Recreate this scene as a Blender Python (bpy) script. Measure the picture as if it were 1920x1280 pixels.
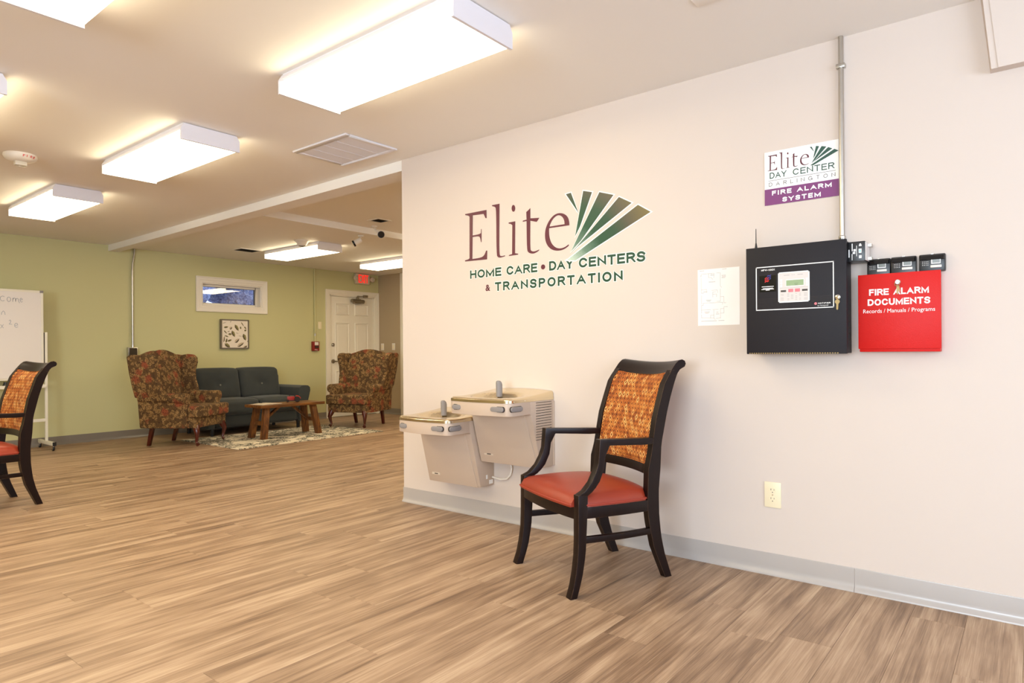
import bpy, bmesh, math, random
import numpy as np
from mathutils import Vector, Matrix
from mathutils.geometry import tessellate_polygon

for o in list(bpy.data.objects):
    bpy.data.objects.remove(o)
scene = bpy.context.scene
COL = scene.collection
R = math.radians
random.seed(7)

# ------------------------------------------------------------------ camera, sky, light, exposure
CAM_H, YAW, ROLL, FPX = 1.06, R(51.45), 0.0075, 1228.0
cd = bpy.data.cameras.new('camera')
cam = bpy.data.objects.new('camera', cd)
COL.objects.link(cam)
cd.sensor_fit = 'HORIZONTAL'
cd.sensor_width = 36.0
cd.lens = 36.0 * FPX / 1920.0
cd.shift_y = 20.0 / 1920.0
cd.clip_start = 0.02
_r = Vector((math.cos(YAW), -math.sin(YAW), 0))
_f = Vector((math.sin(YAW), math.cos(YAW), 0))
_u = Vector((0, 0, 1))
_rr = _r * math.cos(ROLL) - _u * math.sin(ROLL)
_uu = _r * math.sin(ROLL) + _u * math.cos(ROLL)
M = Matrix((_rr, _uu, -_f)).transposed().to_4x4()
M.translation = (0, 0, CAM_H)
cam.matrix_world = M
scene.camera = cam

world = bpy.data.worlds.new('world')
scene.world = world
world.use_nodes = True
bg = world.node_tree.nodes['Background']
bg.inputs[0].default_value = (0.55, 0.68, 1.0, 1)
bg.inputs[1].default_value = 3.5

LAMP_COLOR = (1.0, 0.86, 0.59)
LAMP_STRENGTH = 7.7

def area(name, loc, target, sx, sy, energy, color):
    l = bpy.data.lights.new(name, 'AREA')
    l.shape = 'RECTANGLE'
    l.size, l.size_y, l.energy, l.color = sx, sy, energy, color
    o = bpy.data.objects.new(name, l)
    COL.objects.link(o)
    o.location = loc
    o.rotation_euler = (Vector(target) - Vector(loc)).to_track_quat('-Z', 'Y').to_euler()
    return o
# assumed, unseen daylight from behind the camera, tilted up to brighten the ceiling
area('assumed_rear_daylight', (0.6, -3.02, 1.40), (0.9, 1.0, 2.30), 3.2, 1.5, 58.0, (0.78, 0.91, 1.0))
# added cool fill from the left, unseen, to brighten ceiling and logo wall
area('left_fill_light', (-3.62, 0.2, 1.40), (0.0, 1.2, 3.5), 2.4, 1.4, 165.0, (0.78, 0.91, 1.0))

vs = scene.view_settings
vs.view_transform = 'Standard'
vs.look = 'None'
vs.gamma = 1.0
vs.use_curve_mapping = False
vs.exposure = 0.42

# ------------------------------------------------------------------ node and material helpers
def lin(r, g, b):
    def f(c):
        c /= 255.0
        return c / 12.92 if c <= 0.04045 else ((c + 0.055) / 1.055) ** 2.4
    return (f(r), f(g), f(b), 1.0)

class NT:
    def __init__(s, name):
        s.m = bpy.data.materials.new(name)
        s.m.use_nodes = True
        s.t = s.m.node_tree
        s.b = s.t.nodes['Principled BSDF']
    def n(s, typ, **kw):
        nd = s.t.nodes.new(typ)
        for k, v in kw.items():
            setattr(nd, k, v)
        return nd
    def l(s, a, b):
        s.t.links.new(a, b)
    def val(s, sock, v):
        if hasattr(v, 'is_linked') or hasattr(v, 'links'):
            s.l(v, sock)
        else:
            sock.default_value = v
    def math(s, op, a, b=0.0, c=None):
        nd = s.n('ShaderNodeMath', operation=op)
        s.val(nd.inputs[0], a)
        s.val(nd.inputs[1], b)
        if c is not None:
            s.val(nd.inputs[2], c)
        return nd.outputs[0]
    def mix(s, fac, a, b):
        nd = s.n('ShaderNodeMix', data_type='RGBA')
        s.val(nd.inputs[0], fac)
        s.val(nd.inputs[6], a)
        s.val(nd.inputs[7], b)
        return nd.outputs[2]
    def coord(s, which='Object', scale=(1, 1, 1), loc=(0, 0, 0), rot=(0, 0, 0)):
        tc = s.n('ShaderNodeTexCoord')
        mp = s.n('ShaderNodeMapping')
        mp.inputs['Scale'].default_value = scale
        mp.inputs['Location'].default_value = loc
        mp.inputs['Rotation'].default_value = rot
        s.l(tc.outputs[which], mp.inputs[0])
        return mp.outputs[0]
    def noise(s, vec, scale=5, detail=3, rough=0.5, dist=0.0, out=0):
        nd = s.n('ShaderNodeTexNoise')
        s.l(vec, nd.inputs['Vector'])
        nd.inputs['Scale'].default_value = scale
        nd.inputs['Detail'].default_value = detail
        nd.inputs['Roughness'].default_value = rough
        nd.inputs['Distortion'].default_value = dist
        return nd.outputs[out]
    def voro(s, vec, scale, out='Distance', rand=1.0):
        nd = s.n('ShaderNodeTexVoronoi')
        s.l(vec, nd.inputs['Vector'])
        nd.inputs['Scale'].default_value = scale
        nd.inputs['Randomness'].default_value = rand
        return nd.outputs[out]
    def ramp(s, fac, stops, interp='LINEAR'):
        nd = s.n('ShaderNodeValToRGB')
        nd.color_ramp.interpolation = interp
        e = nd.color_ramp.elements
        while len(e) < len(stops):
            e.new(0.5)
        for k, (p, c) in enumerate(stops):
            e[k].position = p
            e[k].color = c if len(c) == 4 else (*c, 1)
        s.l(fac, nd.inputs[0])
        return nd.outputs[0]
    def bump(s, h, strength=0.2, dist=0.01):
        nd = s.n('ShaderNodeBump')
        nd.inputs['Strength'].default_value = strength
        nd.inputs['Distance'].default_value = dist
        s.l(h, nd.inputs['Height'])
        s.l(nd.outputs[0], s.b.inputs['Normal'])

MATS = {}
def mat(name, color, rough=0.5, metal=0.0, var=0.0, vscale=6.0, bump=0.0, bscale=80.0, spec=0.5, coat=0.0, sheen=0.0):
    """plain surface with slight procedural variation"""
    t = NT(name)
    b = t.b
    b.inputs['Roughness'].default_value = rough
    b.inputs['Metallic'].default_value = metal
    b.inputs['Specular IOR Level'].default_value = spec
    b.inputs['Coat Weight'].default_value = coat
    b.inputs['Sheen Weight'].default_value = sheen
    vec = t.coord()
    if var > 0:
        f = t.noise(vec, vscale, 4)
        d = tuple(c * (1 - var) for c in color[:3]) + (1,)
        u = tuple(min(1, c * (1 + var)) for c in color[:3]) + (1,)
        t.l(t.mix(f, d, u), b.inputs['Base Color'])
    else:
        b.inputs['Base Color'].default_value = color
    if bump > 0:
        t.bump(t.noise(vec, bscale, 3), bump, 0.004)
    MATS[name] = t.m
    return t.m

def emit(name, color, strength):
    t = NT(name)
    t.b.inputs['Base Color'].default_value = (*color[:3], 1)
    t.b.inputs['Emission Color'].default_value = (*color[:3], 1)
    t.b.inputs['Emission Strength'].default_value = strength
    MATS[name] = t.m
    return t.m

# ------------------------------------------------------------------ mesh helpers
class MB:
    def __init__(s):
        s.v, s.f, s.m = [], [], []
        s.mi = 0
    def add(s, verts, faces):
        k = len(s.v)
        s.v += [tuple(map(float, p)) for p in verts]
        s.f += [tuple(i + k for i in f) for f in faces]
        s.m += [s.mi] * len(faces)
        return s
    def box(s, x0, y0, z0, x1, y1, z1):
        x0, x1 = sorted((x0, x1)); y0, y1 = sorted((y0, y1)); z0, z1 = sorted((z0, z1))
        v = [(x0,y0,z0),(x1,y0,z0),(x1,y1,z0),(x0,y1,z0),(x0,y0,z1),(x1,y0,z1),(x1,y1,z1),(x0,y1,z1)]
        return s.add(v, [(3,2,1,0),(4,5,6,7),(0,1,5,4),(1,2,6,5),(2,3,7,6),(3,0,4,7)])
    def hexa(s, v):
        return s.add(v, [(3,2,1,0),(4,5,6,7),(0,1,5,4),(1,2,6,5),(2,3,7,6),(3,0,4,7)])
    def loft(s, rings, cap=True, closed=True):
        n = len(rings[0]); v = [p for r in rings for p in r]; f = []
        for i in range(len(rings) - 1):
            for j in range(n if closed else n - 1):
                a, b = i * n + j, i * n + (j + 1) % n
                f.append((a, b, b + n, a + n))
        if cap and closed:
            f.append(tuple(range(n))[::-1])
            f.append(tuple((len(rings) - 1) * n + j for j in range(n)))
        return s.add(v, f)
    def prism(s, poly, o, u, v, d):
        """extrude 2-D polygon (a,b)->o+a*u+b*v by vector d"""
        o, u, v, d = map(Vector, (o, u, v, d))
        r0 = [o + u * a + v * b for a, b in poly]
        return s.loft([r0, [p + d for p in r0]])
    def tube(s, pts, r, n=10, cap=True, flat=None):
        pts = [Vector(p) for p in pts]; rings = []
        rad = r if isinstance(r, (list, tuple)) else [r] * len(pts)
        up = None
        for i, p in enumerate(pts):
            t = (pts[min(i + 1, len(pts) - 1)] - pts[max(i - 1, 0)]).normalized()
            if up is None:
                up = Vector((0, 0, 1)) if abs(t.z) < 0.9 else Vector((1, 0, 0))
            a = t.cross(up).normalized(); b = a.cross(t).normalized(); up = b
            rings.append([p + (a * math.cos(2*math.pi*k/n) + b * math.sin(2*math.pi*k/n)) * rad[i] for k in range(n)])
        return s.loft(rings, cap)
    def cyl(s, p, q, r, n=16, r2=None):
        return s.tube([p, q], [r, r if r2 is None else r2], n)
    def lathe(s, prof, c=(0, 0, 0), axis='z', n=24):
        rings = []
        for r, h in prof:
            ring = []
            for k in range(n):
                a = 2 * math.pi * k / n
                x, y = r * math.cos(a), r * math.sin(a)
                if axis == 'z': p = (c[0]+x, c[1]+y, c[2]+h)
                elif axis == 'x': p = (c[0]+h, c[1]+x, c[2]+y)
                else: p = (c[0]+y, c[1]+h, c[2]+x)
                ring.append(p)
            rings.append(ring)
        return s.loft(rings)
    def sheet(s, grid, thick=None):
        """grid[i][j] of points -> quads"""
        n, m = len(grid), len(grid[0])
        v = [p for r in grid for p in r]
        f = [(i*m+j, i*m+j+1, (i+1)*m+j+1, (i+1)*m+j) for i in range(n-1) for j in range(m-1)]
        return s.add(v, f)
    def tess(s, loops, o, u, v, d):
        """polygon with holes, in (a,b) coordinates, extruded by d"""
        o, u, v, d = map(Vector, (o, u, v, d))
        L = [[Vector((a, b, 0)) for a, b in lp] for lp in loops]
        tri = tessellate_polygon(L)
        flat = [p for lp in loops for p in lp]
        base = [o + u * a + v * b for a, b in flat]
        n = len(base)
        f = [tuple(t) for t in tri] + [tuple(i + n for i in t)[::-1] for t in tri]
        k = 0
        for lp in loops:
            m = len(lp)
            for j in range(m):
                a, b = k + j, k + (j + 1) % m
                f.append((a, b, b + n, a + n))
            k += m
        return s.add(base + [p + d for p in base], f)
    def build(s, name, m, parent=None, bevel=0.0, seg=2, smooth=None, sub=0, ang=35):
        off = parent.get('_o', (0, 0, 0)) if parent is not None else (0, 0, 0)
        me = bpy.data.meshes.new(name)
        bm = bmesh.new()
        vs_ = [bm.verts.new((p[0]-off[0], p[1]-off[1], p[2]-off[2])) for p in s.v]
        for f, mi in zip(s.f, s.m):
            try:
                fc = bm.faces.new([vs_[i] for i in f]); fc.material_index = mi
            except ValueError:
                pass
        bmesh.ops.remove_doubles(bm, verts=bm.verts, dist=1e-6)
        bmesh.ops.recalc_face_normals(bm, faces=bm.faces)
        if bevel > 0:
            es = [e for e in bm.edges if len(e.link_faces) == 2 and e.calc_face_angle(0) > R(30)]
            bmesh.ops.bevel(bm, geom=es, offset=bevel, segments=seg, profile=0.6, affect='EDGES', clamp_overlap=True)
        bm.to_mesh(me); bm.free()
        for mm in (m if isinstance(m, (list, tuple)) else [m]):
            me.materials.append(MATS[mm] if isinstance(mm, str) else mm)
        if smooth or (smooth is None and (bevel > 0 or sub)):
            for p in me.polygons: p.use_smooth = True
            if not sub: me.set_sharp_from_angle(angle=R(ang))
        o = bpy.data.objects.new(name, me)
        COL.objects.link(o)
        if parent is not None:
            o.parent = parent
            o['_o'] = off
        if sub:
            md = o.modifiers.new('subdivision', 'SUBSURF'); md.levels = sub; md.render_levels = sub
        return o

def tag(o, label, cat, group=None, kind=None):
    o['label'] = label; o['category'] = cat
    if group: o['group'] = group
    if kind: o['kind'] = kind
    return o
def thing(name, label, cat, loc=(0, 0, 0), rotz=None, group=None, kind=None):
    """Empty at the thing's base. rotz None: its parts are written in world coordinates"""
    o = bpy.data.objects.new(name, None); COL.objects.link(o)
    o.empty_display_size = 0.05
    o.location = loc
    o['_o'] = tuple(loc) if rotz is None else (0.0, 0.0, 0.0)
    if rotz is not None: o.rotation_euler = (0, 0, rotz)
    return tag(o, label, cat, group, kind)
def dup(root, loc, rotz, label, group=None):
    r = root.copy(); COL.objects.link(r); r.location = loc; r.rotation_euler = (0, 0, rotz); r['label'] = label
    if group: r['group'] = group
    for ch in [o for o in bpy.data.objects if o.parent == root]:
        c = ch.copy(); COL.objects.link(c); c.parent = r
        for g in [o for o in bpy.data.objects if o.parent == ch]:
            d = g.copy(); COL.objects.link(d); d.parent = c
    return r

def text_mb(mb, s, o, u, v, w, h, d, bold=0.0, space=1.0, align_box=True):
    """lettering filling a w x h box; o = lower left corner, u right, v up, d = extrusion vector"""
    cu = bpy.data.curves.new('t', 'FONT'); cu.body = s; cu.size = 1.0
    cu.offset = bold; cu.space_character = space; cu.resolution_u = 3
    ob = bpy.data.objects.new('t', cu); COL.objects.link(ob)
    bpy.context.view_layer.update()
    dg = bpy.context.evaluated_depsgraph_get()
    me = bpy.data.meshes.new_from_object(ob.evaluated_get(dg))
    P = [tuple(q.co) for q in me.vertices]; F = [tuple(p.vertices) for p in me.polygons]
    bpy.data.objects.remove(ob); bpy.data.curves.remove(cu)
    xs = [p[0] for p in P]; ys = [p[1] for p in P]
    x0, x1, y0, y1 = min(xs), max(xs), min(ys), max(ys)
    o, u, v, d = map(Vector, (o, u, v, d))
    pts = [o + u * ((p[0]-x0)/(x1-x0)*w) + v * ((p[1]-y0)/(y1-y0)*h) + d for p in P]
    mb.add(pts, F)
    bpy.data.meshes.remove(me)
    return mb


def _arc(cx, cy, rx, ry, a0, a1, n=10):
    return [(cx + rx*math.cos(R(a0 + (a1-a0)*k/n)), cy + ry*math.sin(R(a0 + (a1-a0)*k/n))) for k in range(n+1)]
GLYPH = {   # centre lines in a unit box, relative width
 'A': ([[(0,0),(.5,1),(1,0)], [(.3,.33),(.7,.33)]], .72), 'C': ([_arc(.5,.5,.5,.5,42,318,18)], .68), 'D': ([[(0,0),(0,1)] + _arc(.42,.5,.58,.5,90,-90,14) + [(0,0)]], .66),
 'E': ([[(1,1),(0,1),(0,0),(1,0)], [(0,.52),(.9,.52)]], .54), 'F': ([[(1,1),(0,1),(0,0)], [(0,.52),(.88,.52)]], .50),
 'G': ([_arc(.5,.5,.5,.5,45,360,20)[:-1] + [(1,.45),(.58,.45)], [(1,.45),(1,.04)]], .72), 'H': ([[(0,0),(0,1)], [(1,0),(1,1)], [(.2,.52),(.8,.52)]], .62),
 'I': ([[(.5,0),(.5,1)]], .0), 'L': ([[(0,1),(0,0),(1,0)]], .48), 'M': ([[(0,0),(0,1),(.5,.12),(1,1),(1,0)]], .80), 'N': ([[(0,0),(0,1),(1,0),(1,1)]], .64),
 'O': ([_arc(.5,.5,.5,.5,90,450,24)], .72), 'P': ([[(0,0),(0,1)], [(.15,1)] + _arc(.55,.74,.45,.26,90,-90,10) + [(.15,.48)]], .56), 'R': ([[(0,0),(0,1)], [(.15,1)] + _arc(.55,.75,.45,.25,90,-90,10) + [(.15,.50)], [(.6,.45),(1,0)]], .60),
 'S': ([_arc(.5,.755,.45,.245,28,270,14) + _arc(.5,.245,.47,.265,90,-152,14)[1:]], .60),
 'T': ([[(0,1),(1,1)], [(.5,1),(.5,0)]], .60), 'U': ([[(0,1),(0,.36)] + _arc(.5,.36,.5,.36,180,360,12) + [(1,1)]], .62), 'X': ([[(0,0),(1,1)], [(0,1),(1,0)]], .64), 'Y': ([[(0,1),(.5,.45),(1,1)], [(.5,.45),(.5,0)]], .66),
 'W': ([[(0,1),(.25,0),(.5,.95),(.75,0),(1,1)]], .95), '1': ([[(.1,.78),(.6,1),(.6,0)]], .35), '0': ([_arc(.5,.5,.5,.5,90,450,20)], .55), '-': ([[(0,.42),(1,.42)]], .3)}
def ribbon2d(P, w, closed=False):
    """mitred flat ribbon along a 2-D polyline"""
    P = [Vector(p) for p in P]
    P = [p for i, p in enumerate(P) if i == 0 or (p - P[i-1]).length > 1e-7]
    n = len(P); L, Rr = [], []
    for i in range(n):
        a = P[i-1] if i else (P[-2] if closed else None); b = P[i]; c = P[i+1] if i < n-1 else (P[1] if closed else None)
        d1 = (b-a).normalized() if a is not None else None; d2 = (c-b).normalized() if c is not None else None
        if d1 is None: d1 = d2
        if d2 is None: d2 = d1
        n1 = Vector((-d1.y, d1.x)); n2 = Vector((-d2.y, d2.x)); m = n1 + n2
        m = m / max(m.length_squared, .45) * 2
        L.append(b + m*w/2); Rr.append(b - m*w/2)
    return L, Rr
def caps_mb(mb, s, o, u, v, w, h, d, t=0.17, gap=0.13, extra=0.0):
    """grotesque capitals drawn with strokes of thickness t*h, filling a w x h box"""
    o, u, v, d = map(Vector, (o, u, v, d)); th = t*h
    adv = [(0.42 if ch == ' ' else GLYPH[ch][1] + t) for ch in s]
    tot = sum(adv) + gap*(len(s)-1); k = w/(tot*h); x = 0.0; lift = d.normalized()*0.00012
    for ch, a in zip(s, adv):
        if ch != ' ':
            gw = GLYPH[ch][1]*h*k; ins = th/2
            for si, st in enumerate(GLYPH[ch][0]):
                closed = (Vector(st[0])-Vector(st[-1])).length < 1e-6
                pts = [(x + t*h*k/2 + p[0]*gw, ins + p[1]*(h-th)) for p in st]
                if not closed:      # square ends, cut off level with the top and foot of the line
                    q = [Vector(p) for p in pts]
                    e0, e1 = (q[0]-q[1]).normalized(), (q[-1]-q[-2]).normalized()
                    pts[0] = tuple(q[0] + e0*th*(.5 if abs(e0.y) < .2 or abs(e0.x) < .2 else .75)); pts[-1] = tuple(q[-1] + e1*th*(.5 if abs(e1.y) < .2 or abs(e1.x) < .2 else .75))
                if extra and not closed:
                    q = [Vector(p) for p in pts]
                    pts[0] = tuple(q[0] + (q[0]-q[1]).normalized()*extra); pts[-1] = tuple(q[-1] + (q[-1]-q[-2]).normalized()*extra)
                L, Rr = ribbon2d(pts, th + 2*extra, closed)
                L = [Vector((p.x, min(h+extra, max(-extra, p.y)))) for p in L]; Rr = [Vector((p.x, min(h+extra, max(-extra, p.y)))) for p in Rr]
                n = len(L); V = [o + u*p.x + v*p.y + d + lift*si for p in L] + [o + u*p.x + v*p.y + d + lift*si for p in Rr]
                mb.add(V, [(i, i+1, n+i+1, n+i) for i in range(n-1)])
        x += (a + gap)*h*k
    return mb
# ------------------------------------------------------------------ materials
WALL_X, FAR_Y, TAUPE_X = 3.181, 9.073, 7.60
ZC, ZF, ZN = 2.44, 2.43, 2.50            # main ceiling, far room ceiling, raised part of it
BACK_Y, LEFT_X = -3.0, -3.6

mat('paint_beige', lin(214, 200, 189), 0.62, var=0.02, vscale=1.5, bump=0.04, bscale=220, spec=0.3)
mat('paint_green', lin(200, 195, 146), 0.55, var=0.02, vscale=1.5, bump=0.04, bscale=200, spec=0.3)
mat('paint_taupe', lin(178, 160, 132), 0.6, var=0.02, vscale=1.5, spec=0.3)
mat('paint_ceiling', lin(240, 236, 230), 0.8, var=0.02, vscale=1.2, spec=0.2)
mat('paint_white', lin(233, 225, 212), 0.4, var=0.02, vscale=3)
mat('paint_rear', lin(205, 190, 170), 0.7, spec=0.2)
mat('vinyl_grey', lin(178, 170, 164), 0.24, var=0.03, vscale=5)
mat('vinyl_shaded', lin(126, 117, 106), 0.3, var=0.03, vscale=5)  # grey vinyl with the dimmer light of the far walls put into its colour
mat('light_metal', lin(226, 222, 226), 0.4, var=0.01)
emit('light_lens', LAMP_COLOR, LAMP_STRENGTH)
mat('galvanised', lin(190, 186, 178), 0.3, 1.0, var=0.08, vscale=30)
mat('chrome', lin(225, 222, 215), 0.15, 1.0, var=0.03)
mat('dark_metal', lin(72, 64, 54), 0.4, 0.8, var=0.06)
mat('black_powder', lin(32, 29, 33), 0.55, var=0.05, vscale=40, bump=0.05, bscale=600, spec=0.25)
mat('black_plastic', lin(26, 25, 28), 0.35, var=0.05)
mat('black_gloss', lin(10, 9, 12), 0.15, var=0.05)
mat('white_print', lin(245, 243, 240), 0.5)
mat('white_plastic', lin(232, 224, 212), 0.4, var=0.02)
mat('ivory_plastic', lin(238, 224, 190), 0.35, var=0.02)
mat('paper_white', lin(245, 238, 234), 0.6, var=0.02)
mat('ink_grey', lin(150, 142, 140), 0.6)
mat('ink_dark', lin(70, 62, 58), 0.6)
mat('ink_pale', lin(168, 172, 180), 0.5)
mat('maroon_vinyl', lin(92, 30, 48), 0.35, var=0.06, vscale=12)
mat('green_vinyl', lin(20, 70, 50), 0.4, var=0.05)
mat('sign_green', lin(40, 80, 66), 0.5, var=0.05)
mat('sign_purple', lin(122, 52, 112), 0.45, var=0.03)
mat('sign_red', lin(214, 28, 22), 0.5)
mat('subfloor', lin(104, 84, 66), 0.8)
mat('grille_back', lin(160, 142, 124), 0.8)
mat('slot_dark', lin(50, 40, 34), 0.7)
mat('lcd_green', lin(150, 172, 130), 0.25, var=0.03)
mat('lcd_grey', lin(118, 122, 116), 0.2, var=0.03)
mat('panel_grey', lin(214, 206, 200), 0.5, var=0.02)
mat('button_pink', lin(226, 120, 128), 0.5)
mat('logo_blue', lin(50, 48, 150), 0.4)
mat('brass_key', lin(160, 134, 84), 0.4, 0.4, var=0.04)
emit('led_green', (0.15, 0.9, 0.45), 1.2)
emit('exit_red', (1.0, 0.02, 0.015), 0.55)
mat('exit_white', lin(215, 195, 170), 0.4, var=0.02)
mat('lamp_clear', lin(205, 195, 175), 0.2, var=0.1, vscale=60)
mat('pull_red', lin(140, 28, 26), 0.4, var=0.05)
mat('grey_rubber', lin(138, 132, 130), 0.5, var=0.05)
mat('badge_grey', lin(206, 190, 170), 0.45)
mat('fountain_paint', lin(196, 175, 156), 0.42, var=0.02, vscale=8)
mat('steel', lin(228, 214, 184), 0.24, 1.0, var=0.05, vscale=4)
mat('nickel', lin(150, 140, 124), 0.35, 0.9, var=0.05)
mat('door_white', lin(236, 228, 212), 0.4, var=0.02)
mat('board_white', lin(232, 226, 222), 0.25, var=0.01)
mat('board_frame', lin(232, 226, 210), 0.35, var=0.03)
mat('art_frame', lin(120, 110, 98), 0.5, 0.3, var=0.08, vscale=30)
mat('art_canvas', lin(232, 220, 204), 0.8, var=0.03, vscale=20)
mat('leaf_dark', lin(92, 80, 60), 0.8, var=0.2, vscale=60)
mat('leaf_olive', lin(140, 130, 78), 0.8, var=0.2, vscale=60)
mat('leaf_pale', lin(196, 176, 148), 0.8, var=0.1, vscale=60)
mat('mahogany', lin(78, 24, 14), 0.25, var=0.25, vscale=14, coat=0.3)
mat('sofa_fabric', lin(48, 52, 52), 0.85, var=0.28, vscale=5, bump=0.1, bscale=300, sheen=0.15)
mat('sofa_button', lin(120, 120, 112), 0.5)
mat('tractor_red', lin(168, 36, 26), 0.35, var=0.1, vscale=40)
mat('tyre', lin(36, 26, 24), 0.7, var=0.1)
mat('hub_cream', lin(190, 140, 110), 0.5, var=0.05)
mat('magazine_print', lin(222, 206, 184), 0.35, var=0.25, vscale=22)
mat('rope', lin(150, 120, 60), 0.8)
def m_hedge():
    t = NT('hedge_leaf')
    v = t.coord()
    a = t.voro(v, 9, 'Color'); n = t.noise(v, 14, 4, 0.75, 1.0)
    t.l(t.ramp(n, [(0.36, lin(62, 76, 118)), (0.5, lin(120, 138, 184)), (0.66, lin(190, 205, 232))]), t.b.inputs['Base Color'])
    t.b.inputs['Roughness'].default_value = 0.8
    t.bump(n, 0.8, 0.08)
    MATS['hedge_leaf'] = t.m
m_hedge()
mat('yard', lin(120, 124, 130), 0.9, var=0.2)
mat('chair_foot', lin(14, 12, 12), 0.5)
mat('piping_red', lin(156, 54, 36), 0.45, var=0.05)

def m_glass():
    t = NT('glass'); t.t.nodes.remove(t.b)
    out = [n for n in t.t.nodes if n.type == 'OUTPUT_MATERIAL'][0]
    tr = t.n('ShaderNodeBsdfTransparent'); gl = t.n('ShaderNodeBsdfGlossy'); gl.inputs['Roughness'].default_value = 0.0
    fr = t.n('ShaderNodeFresnel'); fr.inputs[0].default_value = 1.52
    mx = t.n('ShaderNodeMixShader')
    t.l(t.math('MULTIPLY', fr.outputs[0], 1.8), mx.inputs[0]); t.l(tr.outputs[0], mx.inputs[1]); t.l(gl.outputs[0], mx.inputs[2]); t.l(mx.outputs[0], out.inputs[0])
    MATS['glass'] = t.m
m_glass()

def m_plank():
    t = NT('vinyl_plank')
    oi = t.n('ShaderNodeObjectInfo'); ge = t.n('ShaderNodeNewGeometry')
    rnd = t.math('FRACT', t.math('ADD', oi.outputs['Random'], ge.outputs['Random Per Island']))
    tc = t.n('ShaderNodeTexCoord')
    off = t.n('ShaderNodeCombineXYZ')
    t.l(t.math('MULTIPLY', rnd, 71.0), off.inputs[0]); t.l(t.math('MULTIPLY', rnd, 37.0), off.inputs[1]); t.l(t.math('MULTIPLY', rnd, 53.0), off.inputs[2])
    va = t.n('ShaderNodeVectorMath', operation='ADD'); t.l(tc.outputs['Object'], va.inputs[0]); t.l(off.outputs[0], va.inputs[1])
    def mp(sc):
        n = t.n('ShaderNodeMapping'); n.inputs['Scale'].default_value = sc; t.l(va.outputs[0], n.inputs[0]); return n.outputs[0]
    broad = t.noise(mp((0.8, 11, 1)), 1.6, 3, 0.55, 0.7)
    mid = t.noise(mp((0.9, 34, 1)), 1.5, 4, 0.6, 0.9)
    fine = t.noise(mp((3.0, 230, 1)), 1.3, 4, 0.75, 0.5)
    cloud = t.noise(mp((1.8, 5.0, 1)), 1.3, 2, 0.5, 0.8)
    f = t.math('ADD', t.math('MULTIPLY', broad, 0.44), t.math('MULTIPLY', mid, 0.26))
    f = t.math('ADD', f, t.math('MULTIPLY', fine, 0.32))
    f = t.math('ADD', f, t.math('MULTIPLY', cloud, 0.20))
    f = t.math('ADD', f, t.math('MULTIPLY', t.math('SUBTRACT', rnd, 0.5), 0.05))
    c = t.ramp(f, [(0.42, lin(92, 72, 56)), (0.53, lin(134, 107, 84)), (0.64, lin(170, 141, 114)), (0.78, lin(202, 176, 148))])
    t.l(c, t.b.inputs['Base Color'])
    t.b.inputs['Roughness'].default_value = 0.42
    t.b.inputs['Specular IOR Level'].default_value = 0.35
    t.bump(fine, 0.08, 0.002)
    MATS['plank'] = t.m
m_plank()

def m_wood(name, c0, c1, c2, scale=(30, 30, 3), rough=0.5, coat=0.0):
    t = NT(name)
    v = t.coord(scale=scale)
    f = t.noise(v, 1.0, 4, 0.6, 1.5)
    t.l(t.ramp(f, [(0.3, c0), (0.5, c1), (0.72, c2)]), t.b.inputs['Base Color'])
    t.b.inputs['Roughness'].default_value = rough
    t.b.inputs['Coat Weight'].default_value = coat
    t.bump(f, 0.15, 0.003)
    MATS[name] = t.m
m_wood('table_wood', lin(52, 26, 8), lin(104, 60, 22), lin(146, 92, 40), (22, 22, 3), 0.45)
m_wood('table_wood_long', lin(56, 28, 8), lin(112, 66, 24), lin(158, 102, 46), (3, 26, 26), 0.38)

def m_espresso():
    t = NT('espresso_wood')
    bv = t.n('ShaderNodeBevel', samples=4); bv.inputs[0].default_value = 0.004
    ge = t.n('ShaderNodeNewGeometry')
    dt = t.n('ShaderNodeVectorMath', operation='DOT_PRODUCT'); t.l(bv.outputs[0], dt.inputs[0]); t.l(ge.outputs['Normal'], dt.inputs[1])
    edge = t.math('SUBTRACT', 1.0, dt.outputs['Value'])
    nz = t.noise(t.coord(), 38, 4, 0.7)
    wear = t.math('GREATER_THAN', t.math('MULTIPLY', edge, t.math('POWER', nz, 1.5)), 0.075)
    base = t.mix(t.noise(t.coord(scale=(20, 20, 2)), 2, 4), lin(14, 6, 6), lin(27, 11, 10))
    t.l(t.mix(t.math('MULTIPLY', wear, 0.6), base, lin(150, 112, 78)), t.b.inputs['Base Color'])
    t.b.inputs['Roughness'].default_value = 0.36
    t.b.inputs['Specular IOR Level'].default_value = 0.28
    MATS['espresso'] = t.m
m_espresso()

def m_leather():
    t = NT('red_leather')
    v = t.coord()
    t.l(t.mix(t.noise(v, 7, 3), lin(138, 44, 25), lin(160, 58, 34)), t.b.inputs['Base Color'])
    t.b.inputs['Roughness'].default_value = 0.36
    t.b.inputs['Specular IOR Level'].default_value = 0.55
    t.bump(t.voro(v, 420), 0.06, 0.001)
    MATS['leather'] = t.m
m_leather()

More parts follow.
